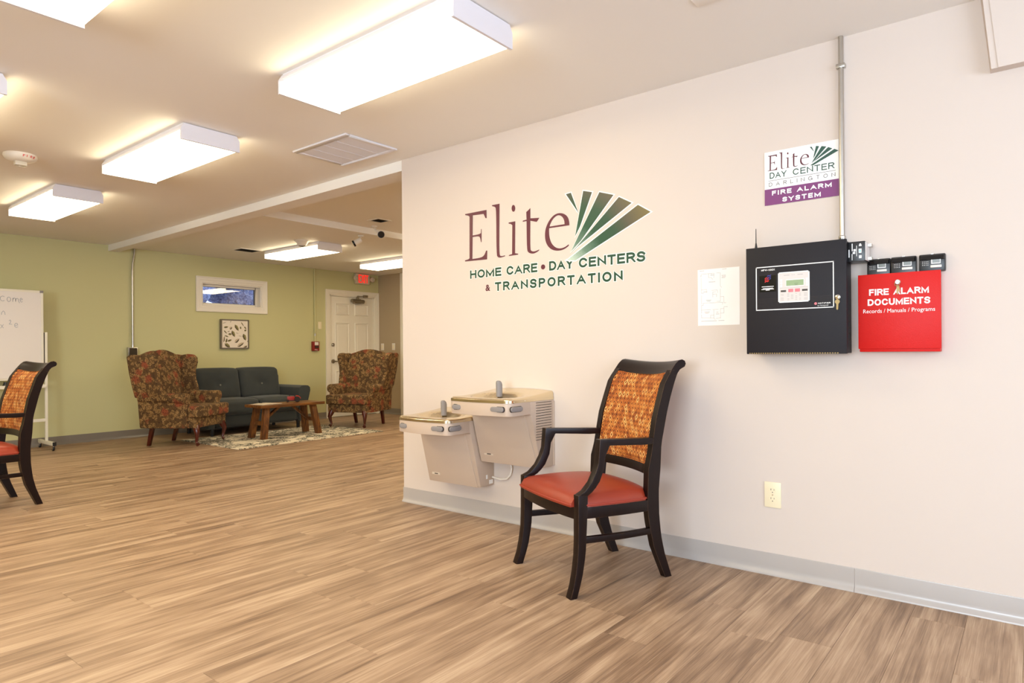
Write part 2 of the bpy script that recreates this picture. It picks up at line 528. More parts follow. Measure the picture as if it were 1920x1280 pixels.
def m_diamond():
    t = NT('diamond_fabric')
    tc = t.n('ShaderNodeTexCoord'); sp = t.n('ShaderNodeSeparateXYZ'); t.l(tc.outputs['Object'], sp.inputs[0])
    u = t.math('DIVIDE', sp.outputs[0], 0.0275); w = t.math('DIVIDE', sp.outputs[2], 0.041)
    a = t.math('ADD', u, w); b = t.math('SUBTRACT', u, w)
    fa = t.math('ABSOLUTE', t.math('SUBTRACT', t.math('FRACT', a), 0.5)); fb = t.math('ABSOLUTE', t.math('SUBTRACT', t.math('FRACT', b), 0.5))
    d = t.math('MAXIMUM', fa, fb)                     # 0 centre .. 0.5 edge
    cell = t.n('ShaderNodeCombineXYZ'); t.l(t.math('FLOOR', a), cell.inputs[0]); t.l(t.math('FLOOR', b), cell.inputs[1])
    wn = t.n('ShaderNodeTexWhiteNoise'); t.l(cell.outputs[0], wn.inputs['Vector'])
    big = t.noise(cell.outputs[0], 0.35, 2)
    r = t.math('ADD', t.math('MULTIPLY', wn.outputs[0], 0.7), t.math('MULTIPLY', big, 0.35))
    ringc = t.ramp(r, [(0.0, lin(150, 74, 22)), (0.45, lin(196, 108, 34)), (0.72, lin(222, 148, 66)), (0.9, lin(240, 196, 120))])
    ring = t.math('MULTIPLY', t.math('GREATER_THAN', d, 0.24), t.math('LESS_THAN', d, 0.42))
    dot = t.math('LESS_THAN', d, 0.10)
    bgc = t.mix(wn.outputs[0], lin(98, 46, 14), lin(148, 76, 24))
    c = t.mix(ring, bgc, ringc)
    c = t.mix(dot, c, lin(62, 26, 10))
    t.l(c, t.b.inputs['Base Color'])
    t.b.inputs['Roughness'].default_value = 0.8
    t.bump(ring, 0.1, 0.002)
    MATS['diamond'] = t.m
m_diamond()

def m_floral():
    t = NT('floral_tapestry')
    v = t.coord()
    wob = t.n('ShaderNodeVectorMath', operation='ADD')
    nz = t.n('ShaderNodeTexNoise'); t.l(v, nz.inputs['Vector']); nz.inputs['Scale'].default_value = 24; nz.inputs['Detail'].default_value = 3
    sc = t.n('ShaderNodeVectorMath', operation='SCALE'); t.l(nz.outputs[1], sc.inputs[0]); sc.inputs['Scale'].default_value = 0.07
    t.l(v, wob.inputs[0]); t.l(sc.outputs[0], wob.inputs[1]); wv = wob.outputs[0]
    n = t.noise(v, 95, 3, 0.7)
    base = t.mix(t.noise(v, 16, 3), lin(58, 38, 18), lin(106, 78, 40))
    fl = t.voro(wv, 21)
    petals = t.math('MULTIPLY', t.math('LESS_THAN', fl, 0.52), t.math('GREATER_THAN', n, 0.47))
    petals = t.math('MULTIPLY', petals, t.noise(v, 40, 3, 0.8))
    petals = t.math('MULTIPLY', petals, 1.5)
    c = t.mix(petals, base, t.mix(t.noise(v, 11, 2), lin(136, 100, 54), lin(190, 152, 98)))
    rose = t.voro(wv, 6.5)
    rp = t.math('LESS_THAN', t.math('ADD', rose, t.math('MULTIPLY', t.math('SUBTRACT', n, 0.5), 0.9)), 0.30)
    c = t.mix(rp, c, t.mix(n, lin(96, 40, 20), lin(168, 88, 54)))
    dark = t.math('GREATER_THAN', t.noise(v, 55, 4, 0.75), 0.56)
    c = t.mix(t.math('MULTIPLY', dark, 0.75), c, lin(40, 24, 12))
    t.l(c, t.b.inputs['Base Color'])
    t.b.inputs['Roughness'].default_value = 0.85
    t.bump(n, 0.2, 0.003)
    MATS['floral'] = t.m
m_floral()

def m_rug():
    t = NT('rug_weave')
    v = t.coord()
    n1 = t.noise(v, 3.2, 4, 0.6, 2.5)
    n2 = t.noise(v, 15, 4, 0.65, 1.5)
    band = t.math('LESS_THAN', t.math('ABSOLUTE', t.math('SUBTRACT', n2, 0.5)), 0.07)
    area_ = t.math('GREATER_THAN', n1, 0.47)
    c = t.mix(t.math('MULTIPLY', band, area_), lin(224, 212, 190), lin(78, 76, 66))
    t.l(c, t.b.inputs['Base Color'])
    t.b.inputs['Roughness'].default_value = 0.95
    MATS['rug'] = t.m
m_rug()

def m_fan():
    """print that runs mint at the foot, green, then olive at the tip of each blade"""
    t = NT('fan_print')
    tc = t.n('ShaderNodeTexCoord')
    sub = t.n('ShaderNodeVectorMath', operation='DISTANCE'); t.l(tc.outputs['Object'], sub.inputs[0])
    sub.inputs[1].default_value = (0, 2.11 - 2.2, 1.56 - 1.44)
    n = t.noise(t.coord(), 130, 2, 0.7)
    f = t.math('ADD', t.math('DIVIDE', sub.outputs['Value'], 0.58), t.math('MULTIPLY', t.math('SUBTRACT', n, 0.5), 0.08))
    t.l(t.ramp(f, [(0.06, lin(190, 208, 192)), (0.24, lin(98, 128, 110)), (0.42, lin(20, 74, 50)), (0.60, lin(24, 70, 48)), (0.76, lin(78, 74, 58)), (0.97, lin(112, 98, 54))]), t.b.inputs['Base Color'])
    t.b.inputs['Roughness'].default_value = 0.4
    MATS['fan'] = t.m
m_fan()

def m_redbox():
    t = NT('red_enamel')
    t.b.inputs['Base Color'].default_value = lin(205, 18, 12)
    t.b.inputs['Roughness'].default_value = 0.42
    t.b.inputs['Specular IOR Level'].default_value = 0.25
    t.bump(t.noise(t.coord(), 260, 3, 0.6), 0.22, 0.003)
    MATS['red_enamel'] = t.m
m_redbox()

# ------------------------------------------------------------------ the setting
U_R, V_U = (0, -1, 0), (0, 0, 1)          # right and up on the logo wall

def structure(name, mb, m, label, cat, bevel=0.0):
    return tag(mb.build(name, m, None, bevel), label, cat, kind='structure')

# floor with single planks
fl = tag(MB().box(LEFT_X, BACK_Y, -0.12, TAUPE_X + 0.1, FAR_Y + 0.1, -0.006).build('floor', 'subfloor'),
         'brown wood-look vinyl plank floor running through both rooms', 'floor', kind='structure')
fl['_o'] = (0, 0, 0)
def project(x, y, z):
    p = Vector((x, y, z - CAM_H)); d = p.dot(_f)
    if d < 0.05: return None
    a, b = p.dot(_r) / d, -p.z / d
    c, s = math.cos(ROLL), math.sin(ROLL)
    return 960 + FPX * (c*a + s*b), 660 + FPX * (-s*a + c*b), d
PW, PL, GAP = 0.178, 1.22, 0.0003
def plank_mb(mb, x0, y0, x1, y1):
    e = 0.0006
    top = [(x0+e,y0+e,0),(x1-e,y0+e,0),(x1-e,y1-e,0),(x0+e,y1-e,0)]
    mid = [(x0,y0,-e),(x1,y0,-e),(x1,y1,-e),(x0,y1,-e)]
    bot = [(x0,y0,-0.006),(x1,y0,-0.006),(x1,y1,-0.006),(x0,y1,-0.006)]
    mb.loft([bot, mid, top])
    return mb
planks = []
row = 0
y = -2.992
while y < FAR_Y:
    x = LEFT_X - random.random() * PL
    while x < TAUPE_X:
        a, b = max(x, LEFT_X), min(x + PL, TAUPE_X)
        yb = min(y + PW, FAR_Y)
        if b - a > 0.03 and yb - y > 0.02 and not (a > 3.35 and yb < 1.1):
            best = None
            for k in range(5):
                q = project(a + (b-a)*k/4, (y+yb)/2, 0)
                if q and -60 < q[0] < 1980 and 600 < q[1] < 1330:
                    best = q[2] if best is None else min(best, q[2])
            planks.append((best, a, y, b, yb))
        x += PL
    y += PW
seen = sorted([p for p in planks if p[0] is not None])
near, rest = seen[:298], seen[298:] + [p for p in planks if p[0] is None]
full = plank_mb(MB(), -PL/2+GAP, -PW/2+GAP, PL/2-GAP, PW/2-GAP)
proto_plank = None
for (d, a, y0, b, y1) in near:
    cx, cy = (a+b)/2, (y0+y1)/2
    if abs(b-a-PL) < 1e-6 and abs(y1-y0-PW) < 1e-6:
        if proto_plank is None:
            o = full.build('plank', 'plank', fl); proto_plank = o
        else:
            o = proto_plank.copy(); COL.objects.link(o)
    else:
        o = plank_mb(MB(), a-cx+GAP, y0-cy+GAP, b-cx-GAP, y1-cy-GAP).build('plank', 'plank', fl)
    o.location = (cx, cy, 0)
mb = MB()
for (d, a, y0, b, y1) in rest: plank_mb(mb, a+GAP, y0+GAP, b-GAP, y1-GAP)
o = mb.build('distant_planks', 'plank', fl); o['kind'] = 'stuff'

# ceilings
BEAM_X0, BEAM_X1, BEAM_Z = 3.22, 3.37, 2.365
structure('ceiling', MB().box(LEFT_X, BACK_Y, ZC, BEAM_X0 + 0.06, FAR_Y + 0.1, ZC + 0.15), 'paint_ceiling', 'off-white painted ceiling of the main room with wraparound lights', 'ceiling')
STEP_Y = 5.97
structure('ceiling_far', MB().box(BEAM_X1 - 0.06, STEP_Y, ZF, TAUPE_X + 0.1, FAR_Y + 0.1, ZF + 0.2), 'paint_ceiling', 'lower ceiling beyond the beam in front of the green wall', 'ceiling')
structure('ceiling_near', MB().box(BEAM_X1 - 0.06, 1.0, ZN, TAUPE_X + 0.1, STEP_Y, ZN + 0.1), 'paint_ceiling', 'raised strip of ceiling beyond the beam with a black camera', 'ceiling')
beam = MB().hexa([(3.185, 3.532, BEAM_Z),(BEAM_X1, 3.40, BEAM_Z),(BEAM_X1+0.02, FAR_Y, BEAM_Z),(3.275, FAR_Y, BEAM_Z),
                  (3.185, 3.532, ZN),(BEAM_X1, 3.40, ZN),(BEAM_X1+0.02, FAR_Y, ZN),(3.275, FAR_Y, ZN)])
structure('trim_1', beam, 'paint_ceiling', 'shallow ceiling beam from the logo wall corner to the green wall', 'beam')

# walls
structure('wall_right', MB().box(WALL_X, BACK_Y, 0, WALL_X + 0.16, 3.532, ZC + 0.1), 'paint_beige', 'cream wall carrying the logo, fire panel and drinking fountains', 'wall')
structure('wall_partition', MB().box(WALL_X + 0.16, 1.0, 0, TAUPE_X + 0.1, 1.15, ZN + 0.1), 'paint_rear', 'wall closing the far room behind the logo wall', 'wall')
WX0, WX1, WZ0, WZ1 = 4.455, 5.352, 1.75, 2.065    # window opening
DX0, DX1, DZ = 6.575, 7.515, 2.035                # door opening
w = MB()
w.box(LEFT_X, FAR_Y, 0, WX0, FAR_Y + 0.18, 2.6); w.box(WX1, FAR_Y, 0, DX0, FAR_Y + 0.18, 2.6)
w.box(WX0, FAR_Y, 0, WX1, FAR_Y + 0.18, WZ0); w.box(WX0, FAR_Y, WZ1, WX1, FAR_Y + 0.18, 2.6)
w.box(DX0, FAR_Y, DZ, DX1, FAR_Y + 0.18, 2.6); w.box(DX1, FAR_Y, 0, TAUPE_X + 0.1, FAR_Y + 0.18, 2.6)
w.box(DX0, FAR_Y + 0.10, 0, DX1, FAR_Y + 0.18, DZ)
structure('wall_far', w, 'paint_green', 'sage green wall behind the sofa and wing chairs', 'wall')
structure('wall_far_right', MB().box(TAUPE_X, 1.0, 0, TAUPE_X + 0.16, FAR_Y, 2.6), 'paint_taupe', 'taupe wall with switch plates to the right of the white door', 'wall')
structure('wall_left', MB().box(LEFT_X - 0.15, BACK_Y, 0, LEFT_X, -1.05, 2.6).box(LEFT_X - 0.15, 1.45, 0, LEFT_X, FAR_Y, 2.6).box(LEFT_X - 0.15, -1.05, 0, LEFT_X, 1.45, 0.65).box(LEFT_X - 0.15, -1.05, 2.15, LEFT_X, 1.45, 2.6), 'paint_green', 'green wall outside the picture on the left, with an added opening', 'wall')  # opening added for the unseen left fill light
w = MB()
w.box(LEFT_X, BACK_Y - 0.15, 0, -1.05, BACK_Y, 2.6); w.box(2.25, BACK_Y - 0.15, 0, WALL_X + 0.16, BACK_Y, 2.6)
w.box(-1.05, BACK_Y - 0.15, 0, 2.25, BACK_Y, 0.65); w.box(-1.05, BACK_Y - 0.15, 2.25, 2.25, BACK_Y, 2.6)
structure('wall_rear', w, 'paint_rear', 'wall with an assumed wide window opening behind the viewer', 'wall')  # window opening is assumed, to let the rear daylight in

# boxed trim at the upper right of the logo wall
t = MB().hexa([(WALL_X-0.05, -1.2, 2.140),(WALL_X+0.01, -1.2, 2.140),(WALL_X+0.01, 0.128, 2.137),(WALL_X-0.05, 0.122, 2.137),
               (WALL_X-0.05, -1.2, ZC),(WALL_X+0.01, -1.2, ZC),(WALL_X+0.01, 0.158, ZC),(WALL_X-0.05, 0.150, ZC)])
tr = structure('trim_2', t, 'paint_beige', 'boxed soffit trim high on the cream wall above the red box', 'trim')
tr['_o'] = (0, 0, 0)
MB().hexa([(WALL_X-0.0535, -1.2, 2.140),(WALL_X-0.049, -1.2, 2.140),(WALL_X-0.049, 0.100, 2.137),(WALL_X-0.0535, 0.100, 2.137),
           (WALL_X-0.0535, -1.2, ZC),(WALL_X-0.049, -1.2, ZC),(WALL_X-0.049, 0.130, ZC),(WALL_X-0.0535, 0.130, ZC)]).build('face_board', 'paint_beige', tr)

# cove baseboards: profile (distance from wall, height)
COVE = [(0, 0), (0.018, 0), (0.0175, 0.005), (0.0145, 0.010), (0.0085, 0.017), (0.0045, 0.028), (0.0034, 0.040), (0.0034, 0.098), (0.0024, 0.102), (0, 0.102)]
def cove(mb, p, q, n):
    p, q, n = Vector(p), Vector(q), Vector(n)
    mb.loft([[p + n*a + Vector((0,0,b)) for a, b in COVE], [q + n*a + Vector((0,0,b)) for a, b in COVE]])
    return mb
bb = cove(MB(), (WALL_X, 3.536, 0), (WALL_X, 0.6215, 0), (-1, 0, 0)).build('baseboard_right', 'vinyl_grey', None, smooth=True, ang=50)
tag(bb, 'grey vinyl cove base along the cream logo wall', 'baseboard', kind='structure'); bb['_o'] = (0, 0, 0)
cove(MB(), (WALL_X, 0.620, 0), (WALL_X, BACK_Y, 0), (-1, 0, 0)).build('base_strip', 'vinyl_grey', bb, smooth=True, ang=50)
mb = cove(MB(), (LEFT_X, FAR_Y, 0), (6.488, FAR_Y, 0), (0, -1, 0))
tag(mb.build('baseboard_far', 'vinyl_shaded', None, smooth=True, ang=50), 'grey vinyl cove base with shade in its colour along the green wall', 'baseboard', kind='structure')
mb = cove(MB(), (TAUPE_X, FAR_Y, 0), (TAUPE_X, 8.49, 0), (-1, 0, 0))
tag(mb.build('baseboard_far_right', 'vinyl_shaded', None, smooth=True, ang=50), 'short grey cove base on the taupe wall', 'baseboard', kind='structure')
mb = MB().box(TAUPE_X - 0.02, 8.41, 0, TAUPE_X, 8.485, 2.425)
tag(mb.build('trim_3', 'door_white', None, 0.004), 'white upright casing at the edge of the taupe wall', 'trim', kind='structure')

# window in the green wall
wn = thing('window_1', 'small wide transom window with white casing above the leaf print', 'window', (4.9, FAR_Y, 1.66), kind='structure')
def frame_boxes(mb, x0, x1, z0, z1, wl, wr, wb, wt, y0, y1):
    mb.box(x0, y0, z0, x0+wl, y1, z1); mb.box(x1-wr, y0, z0, x1, y1, z1)
    mb.box(x0+wl, y0, z0, x1-wr, y1, z0+wb); mb.box(x0+wl, y0, z1-wt, x1-wr, y1, z1)
    return mb
def mitre_frame(x0, x1, z0, z1, w, prof, sides='LRTB'):
    """moulded casing with mitred corners; prof = (inset from the outer edge, distance from the wall)"""
    mb = MB()
    C = lambda a: [(x0+a, z0+a), (x1-a, z0+a), (x1-a, z1-a), (x0+a, z1-a)]
    if 'B' not in sides: C = lambda a: [(x0+a, z0), (x1-a, z0), (x1-a, z1-a), (x0+a, z1-a)]
    seq = {'B': (0, 1), 'R': (1, 2), 'T': (2, 3), 'L': (3, 0)}
    full = [(0, 0)] + prof + [(w, 0)]
    for sd in sides:
        i, j = seq[sd]
        mb.loft([[(C(a)[i][0], FAR_Y-d, C(a)[i][1]) for a, d in full], [(C(a)[j][0], FAR_Y-d, C(a)[j][1]) for a, d in full]])
    return mb
CAS = [(0, .022), (.012, .024), (.018, .019), (.05, .017), (.056, .013), (.082, .012), (.087, .008)]
mitre_frame(4.366, 5.441, 1.661, 2.153, 0.089, CAS).build('casing', 'paint_white', wn)
frame_boxes(MB(), WX0, WX1, WZ0, WZ1, 0.012, 0.012, 0.012, 0.012, FAR_Y, FAR_Y+0.17).build('jamb', 'paint_white', wn)
frame_boxes(MB(), WX0+0.012, WX1-0.012, WZ0+0.012, WZ1-0.012, 0.04, 0.04, 0.03, 0.03, FAR_Y+0.085, FAR_Y+0.13).build('sash', 'paint_white', wn, 0.004)
frame_boxes(MB(), WX0+0.05, WX1-0.05, WZ0+0.04, WZ1-0.04, 0.008, 0.008, 0.006, 0.006, FAR_Y+0.095, FAR_Y+0.125).build('glazing_bead', 'ink_dark', wn)
MB().box(WX0+0.05, FAR_Y+0.108, WZ0+0.04, WX1-0.05, FAR_Y+0.112, WZ1-0.04).build('pane', 'glass', wn)
# shrubs and ground outside
hb = MB()
rng = random.Random(3)
for k in range(130):
    c = (3.2 + rng.random()*8.5, 11.0 + rng.random()*1.2, 0.3 + rng.random()*5.2); r = 0.28 + rng.random()*0.25
    rings = []
    for i in range(7):
        a = math.pi*i/6
        rings.append([(c[0]+r*max(math.sin(a),0.02)*math.cos(b*math.pi/4)*(0.8+0.4*rng.random()), c[1]+r*max(math.sin(a),0.02)*math.sin(b*math.pi/4), c[2]+r*math.cos(a)) for b in range(8)])
    hb.loft(rings)
h = hb.build('hedge', 'hedge_leaf', None, smooth=True)
tag(h, 'bluish leafy shrubs outside the small window', 'hedge', kind='stuff')
tag(MB().box(-4, FAR_Y+0.2, -0.2, 14, 16, -0.05).build('yard_ground', 'yard'), 'ground outside behind the green wall', 'ground', kind='structure')

# door in the green wall
dr = thing('door_1', 'white six-panel exit door under the exit sign', 'door', (7.05, FAR_Y, 0), kind='structure')
mitre_frame(6.488, 7.597, 0, 2.118, 0.087, [(a*.97, d) for a, d in CAS], 'LRT').build('casing', 'door_white', dr)
mb = MB().box(DX0, FAR_Y, 0, DX0+0.018, FAR_Y+0.1, DZ).box(DX1-0.018, FAR_Y, 0, DX1, FAR_Y+0.1, DZ).box(DX0, FAR_Y, DZ-0.018, DX1, FAR_Y+0.1, DZ)
mb.build('jamb', 'door_white', dr)
MB().box(DX0+0.02, FAR_Y+0.032, 0.012, DX1-0.02, FAR_Y+0.072, DZ-0.02).build('door_slab', 'door_white', dr, 0.002)
for (x0, x1) in ((6.70, 6.99), (7.10, 7.39)):
    for (z0, z1) in ((0.22, 0.78), (0.92, 1.58), (1.70, 1.90)):
        mb = MB()
        a, b = FAR_Y+0.033, FAR_Y+0.022
        mb.loft([[(x0,a,z0),(x1,a,z0),(x1,a,z1),(x0,a,z1)], [(x0+.012,b-.004,z0+.012),(x1-.012,b-.004,z0+.012),(x1-.012,b-.004,z1-.012),(x0+.012,b-.004,z1-.012)],
                 [(x0+.03,b+.006,z0+.03),(x1-.03,b+.006,z0+.03),(x1-.03,b+.006,z1-.03),(x0+.03,b+.006,z1-.03)],
                 [(x0+.055,b,z0+.055),(x1-.055,b,z0+.055),(x1-.055,b,z1-.055),(x0+.055,b,z1-.055)]])
        mb.build('door_panel', 'door_white', dr)
mb = MB().lathe([(0.034,0.0),(0.034,-0.008),(0.014,-0.012),(0.012,-0.05)], (6.655, FAR_Y+0.032, 0.93), 'y', 18)
mb.tube([(6.655, FAR_Y-0.016, 0.93),(6.70, FAR_Y-0.02, 0.93),(6.765, FAR_Y-0.018, 0.927)], [0.012,0.010,0.008], 10)
mb.build('lever_handle', 'nickel', dr, smooth=True)
MB().lathe([(0.03,0.0),(0.03,-0.010),(0.022,-0.018),(0.012,-0.03)], (6.655, FAR_Y+0.032, 1.205), 'y', 18).build('deadbolt', 'nickel', dr, smooth=True)
mb = MB().cyl((7.00, FAR_Y-0.03, 1.955), (7.25, FAR_Y-0.03, 1.945), 0.033, 14)
mb.box(7.06, FAR_Y-0.05, 1.91, 7.18, FAR_Y+0.03, 1.985); mb.lathe([(0.022,0),(0.022,0.05),(0.012,0.07)], (7.12, FAR_Y-0.03, 1.96), 'z', 12)
mb.build('door_closer', 'nickel', dr, smooth=True)
MB().box(7.11, FAR_Y-0.055, 2.028, 7.30, FAR_Y-0.035, 2.042).box(7.24, FAR_Y-0.06, 2.02, 7.32, FAR_Y-0.022, 2.06).build('closer_arm', 'nickel', dr)
MB().box(DX0, FAR_Y-0.02, 0, DX1, FAR_Y+0.1, 0.012).build('threshold', 'galvanised', dr)

# ------------------------------------------------------------------ ceiling lights
def ceiling_light(x0, x1, y0, y1, zc, label, group):
    zb = zc - 0.10
    t = thing('ceiling_light', label, 'ceiling light', ((x0+x1)/2, (y0+y1)/2, zc), group=group)
    MB().loft([[(a, y, b) for a, b in ((x0+.001, zc-.046), (x1-.001, zc-.046), (x1-.001, zc-.034), (x1-.018, zc-.006), (x1-.018, zc), (x0+.018, zc), (x0+.018, zc-.006), (x0+.001, zc-.034))] for y in (y0+.012, y1-.012)]).build('housing', 'light_metal', t)
    # wrap lens: trough profile along y, below the lip of the housing
    prof = [(x0+0.006, zc-0.047), (x0+0.004, zb+0.008), (x0+0.02, zb), (x1-0.02, zb), (x1-0.004, zb+0.008), (x1-0.006, zc-0.047)]
    MB().loft([[(a, y0+0.014, b) for a, b in prof], [(a, y1-0.014, b) for a, b in prof]]).build('lens', 'light_lens', t)
    cap = [(x0, zb-0.002), (x1, zb-0.002), (x1, zc-0.035), (x1-0.018, zc-0.004), (x0+0.018, zc-0.004), (x0, zc-0.035)]
    for ya in (y0, y1-0.014):
        MB().loft([[(a, ya, b) for a, b in cap], [(a, ya+0.014, b) for a, b in cap]]).build('end_cap', 'light_metal', t)
    return t
GL = 'wraparound ceiling lights'
ceiling_light(1.812, 2.172, 1.715, 2.905, ZC, 'largest white wraparound ceiling light, nearest the cream logo wall', GL)
ceiling_light(1.815, 2.180, 3.935, 5.135, ZC, 'wraparound ceiling light between the square air grille and the fire strobe', GL)
ceiling_light(1.816, 2.178, 6.130, 7.315, ZC, 'farthest wraparound light on the main ceiling, close to the green wall', GL)
ceiling_light(4.765, 5.120, 6.800, 8.000, ZF, 'wraparound ceiling light beyond the beam beside the white smoke detector', GL)
ceiling_light(6.26, 6.62, 6.80, 7.90, ZF, 'wraparound ceiling light above the exit sign, cut off by the logo wall', GL)
ceiling_light(0.600, 0.968, 1.715, 2.910, ZC, 'wraparound ceiling light in the top left corner of the photo', GL)
ceiling_light(0.600, 0.974, 3.925, 5.115, ZC, 'wraparound ceiling light showing only one end at the left edge', GL)
for (x, yy, z, lab) in ((0.6, 6.13, ZC, 'assumed in the left row, closest to the green wall'), (-0.65, 1.715, ZC, 'assumed third row, beside the viewer'), (-0.65, 3.93, ZC, 'assumed third row, level with the middle lights'), (-0.65, 6.13, ZC, 'assumed third row, closest to the green wall'),  # unseen left and third row lamps here are assumed, to light the floor
                   (4.77, 3.45, ZN, 'added fill behind the logo wall'), (5.6, 3.75, ZN, 'second added fill behind the logo wall'), (6.95, 4.05, ZN, 'behind the logo wall near the taupe wall'), (5.75, 4.75, ZN, 'added fill between the logo wall and the taupe wall'), (6.95, 1.90, ZN, 'deep behind the logo wall near the taupe wall')):  # unseen lamps nearest the logo wall are added to brighten the green wall
    ceiling_light(x, x+0.365, yy, yy+1.19, z, 'ceiling light outside the picture, ' + lab, GL + ' out of view')

# ------------------------------------------------------------------ ceiling fittings
gx0, gx1, gy0, gy1 = 2.560, 2.985, 3.357, 3.937
g = thing('air_grille', 'white square return air grille in the ceiling near the wall corner', 'air grille', (2.77, 3.65, ZC))
mb = MB()
for (a, b, c, d) in ((gx0, gy0, gx0+.035, gy1), (gx1-.035, gy0, gx1, gy1), (gx0+.035, gy0, gx1-.035, gy0+.035), (gx0+.035, gy1-.035, gx1-.035, gy1)):
    mb.box(a, b, ZC-0.012, c, d, ZC)
mb.build('frame', 'light_metal', g, 0.003)
MB().box(gx0+.03, gy0+.03, ZC-0.002, gx1-.03, gy1-.03, ZC-0.001).build('backing', 'grille_back', g)
mb = MB(); n = 34
for k in range(n):
    x = gx0+.04 + (gx1-gx0-.08)*k/(n-1)
    mb.hexa([(x+.0030, gy0+.035, ZC-.010),(x+.0045, gy0+.035, ZC-.009),(x+.0045, gy1-.035, ZC-.009),(x+.0030, gy1-.035, ZC-.010),
             (x-.0052, gy0+.035, ZC-.005),(x-.0040, gy0+.035, ZC-.004),(x-.0040, gy1-.035, ZC-.004),(x-.0052, gy1-.035, ZC-.005)])
o = mb.build('slats', 'light_metal', g); o['kind'] = 'stuff'
for k in (1, 2, 3):
    yy = gy0+.035 + (gy1-gy0-.07)*k/4
    MB().box(gx0+.03, yy-.0025, ZC-.0104, gx1-.03, yy+.0025, ZC-.002).build('cross_bar', 'light_metal', g)

def small_vent(x0, x1, y0, y1, z, label):
    t = thing('ceiling_vent', label, 'vent', ((x0+x1)/2, (y0+y1)/2, z))
    mb = MB()
    for (a, b, c, d) in ((x0, y0, x0+.02, y1), (x1-.02, y0, x1, y1), (x0+.02, y0, x1-.02, y0+.02), (x0+.02, y1-.02, x1-.02, y1)): mb.box(a, b, z-0.008, c, d, z)
    mb.build('frame', 'white_plastic', t)
    MB().box(x0+.015, y0+.015, z-.0015, x1-.015, y1-.015, z-.001).build('backing', 'slot_dark', t)
    n = 7
    for k in range(n):
        yy = y0+.03 + (y1-y0-.06)*k/(n-1)
        MB().hexa([(x0+.02,yy-.004,z-.007),(x1-.02,yy-.004,z-.007),(x1-.02,yy-.002,z-.007),(x0+.02,yy-.002,z-.007),
                   (x0+.02,yy+.002,z-.002),(x1-.02,yy+.002,z-.002),(x1-.02,yy+.004,z-.002),(x0+.02,yy+.004,z-.002)]).build('slat', 'dark_metal', t)
small_vent(4.42, 4.73, 7.97, 8.22, ZF, 'small dark ceiling vent beyond the beam near the green wall')
small_vent(4.57, 4.76, 5.45, 5.63, ZN, 'small dark ceiling vent above the black-faced camera')
tag(MB().box(2.455, 0.72, ZC-0.006, 2.520, 1.045, ZC).build('ceiling_plate', 'paint_ceiling', None, 0.002), 'narrow off-white plate on the ceiling at the top edge of the photo', 'plate')

t = thing('smoke_detector', 'white conical smoke detector on the lower ceiling beyond the beam', 'smoke detector', (4.63, 6.93, ZF))
MB().lathe([(0.09,0),(0.09,-0.008),(0.072,-0.022),(0.05,-0.055),(0.04,-0.066),(0.0,-0.068)], (4.63, 6.93, ZF)).build('body', 'white_plastic', t, smooth=True)
MB().lathe([(0.043,-0.060),(0.043,-0.066),(0.03,-0.0705),(0.0,-0.0705)], (4.63, 6.93, ZF)).build('sensor_cap', 'ink_grey', t, smooth=True)

t = thing('fire_strobe', 'round white ceiling fire strobe marked FIRE in red', 'fire strobe', (1.42, 5.44, ZC))
MB().lathe([(0.096,0),(0.098,-0.012),(0.09,-0.03),(0.06,-0.045),(0.0,-0.047)], (1.42, 5.44, ZC), n=36).build('body', 'white_plastic', t, smooth=True, ang=50)
MB().box(1.385, 5.415, ZC-.075, 1.455, 5.465, ZC-.045).build('strobe_lens', 'lamp_clear', t, 0.008)
MB().lathe([(0.02,-0.05),(0.022,-0.07),(0.0,-0.078)], (1.42, 5.44, ZC)).build('strobe_bulb', 'chrome', t, smooth=True)
mb = MB()
for k, ch in enumerate('FIRE'):        # letters set around the rim facing the middle of the room
    a = math.atan2(-0.82, -0.35 + 0.0) + R(9) + R(13) * (k - 1.5) + R(32)
    rad = Vector((math.cos(a), math.sin(a), 0)); tan = Vector((-math.sin(a), math.cos(a), 0))
    up = (Vector((0, 0, 1)) * 0.015 + rad * 0.0075)
    o = Vector((1.42, 5.44, ZC)) + rad * 0.0915 + Vector((0, 0, -0.029)) - tan * 0.007
    caps_mb(mb, ch, o, tan, up.normalized(), 0.012 if ch != 'I' else 0.004, 0.016, rad * 0.002, 0.2)
mb.build('fire_lettering', 'sign_red', t)

# security cameras
t = thing('security_camera', 'white bullet camera with black face seen from its side, on the lower ceiling', 'camera', (4.88, 6.13, ZF), group='security cameras')
MB().lathe([(0.035,0),(0.035,-0.012),(0.012,-0.02)], (4.88, 6.13, ZF)).build('mount', 'white_plastic', t, smooth=True)
MB().tube([(4.88,6.13,ZF-.01),(4.86,6.12,ZF-.035),(4.84,6.11,ZF-.05)], 0.01, 8).build('arm', 'white_plastic', t, smooth=True)
c = Vector((4.80, 6.10, 2.345)); dv = Vector((-0.66, 0.55, -0.50)).normalized()
MB().tube([c - dv*0.055, c + dv*0.03], [0.03, 0.034], 16).build('body', 'white_plastic', t, smooth=True)
MB().tube([c + dv*0.03, c + dv*0.05], [0.038, 0.036], 16).build('face', 'black_gloss', t, smooth=True)
t = thing('security_camera', 'white bullet camera pointing its black face at the viewer', 'camera', (4.846, 5.844, ZN), group='security cameras')
MB().lathe([(0.035,0),(0.035,-0.012),(0.012,-0.02)], (4.846, 5.844, ZN)).build('mount', 'white_plastic', t, smooth=True)
MB().tube([(4.846,5.844,ZN-.01),(4.86,5.84,ZN-.05),(4.89,5.80,ZN-.075)], 0.011, 8).build('arm', 'white_plastic', t, smooth=True)
c = Vector((4.88, 5.77, 2.405)); dv = Vector((-0.60, -0.72, -0.30)).normalized()
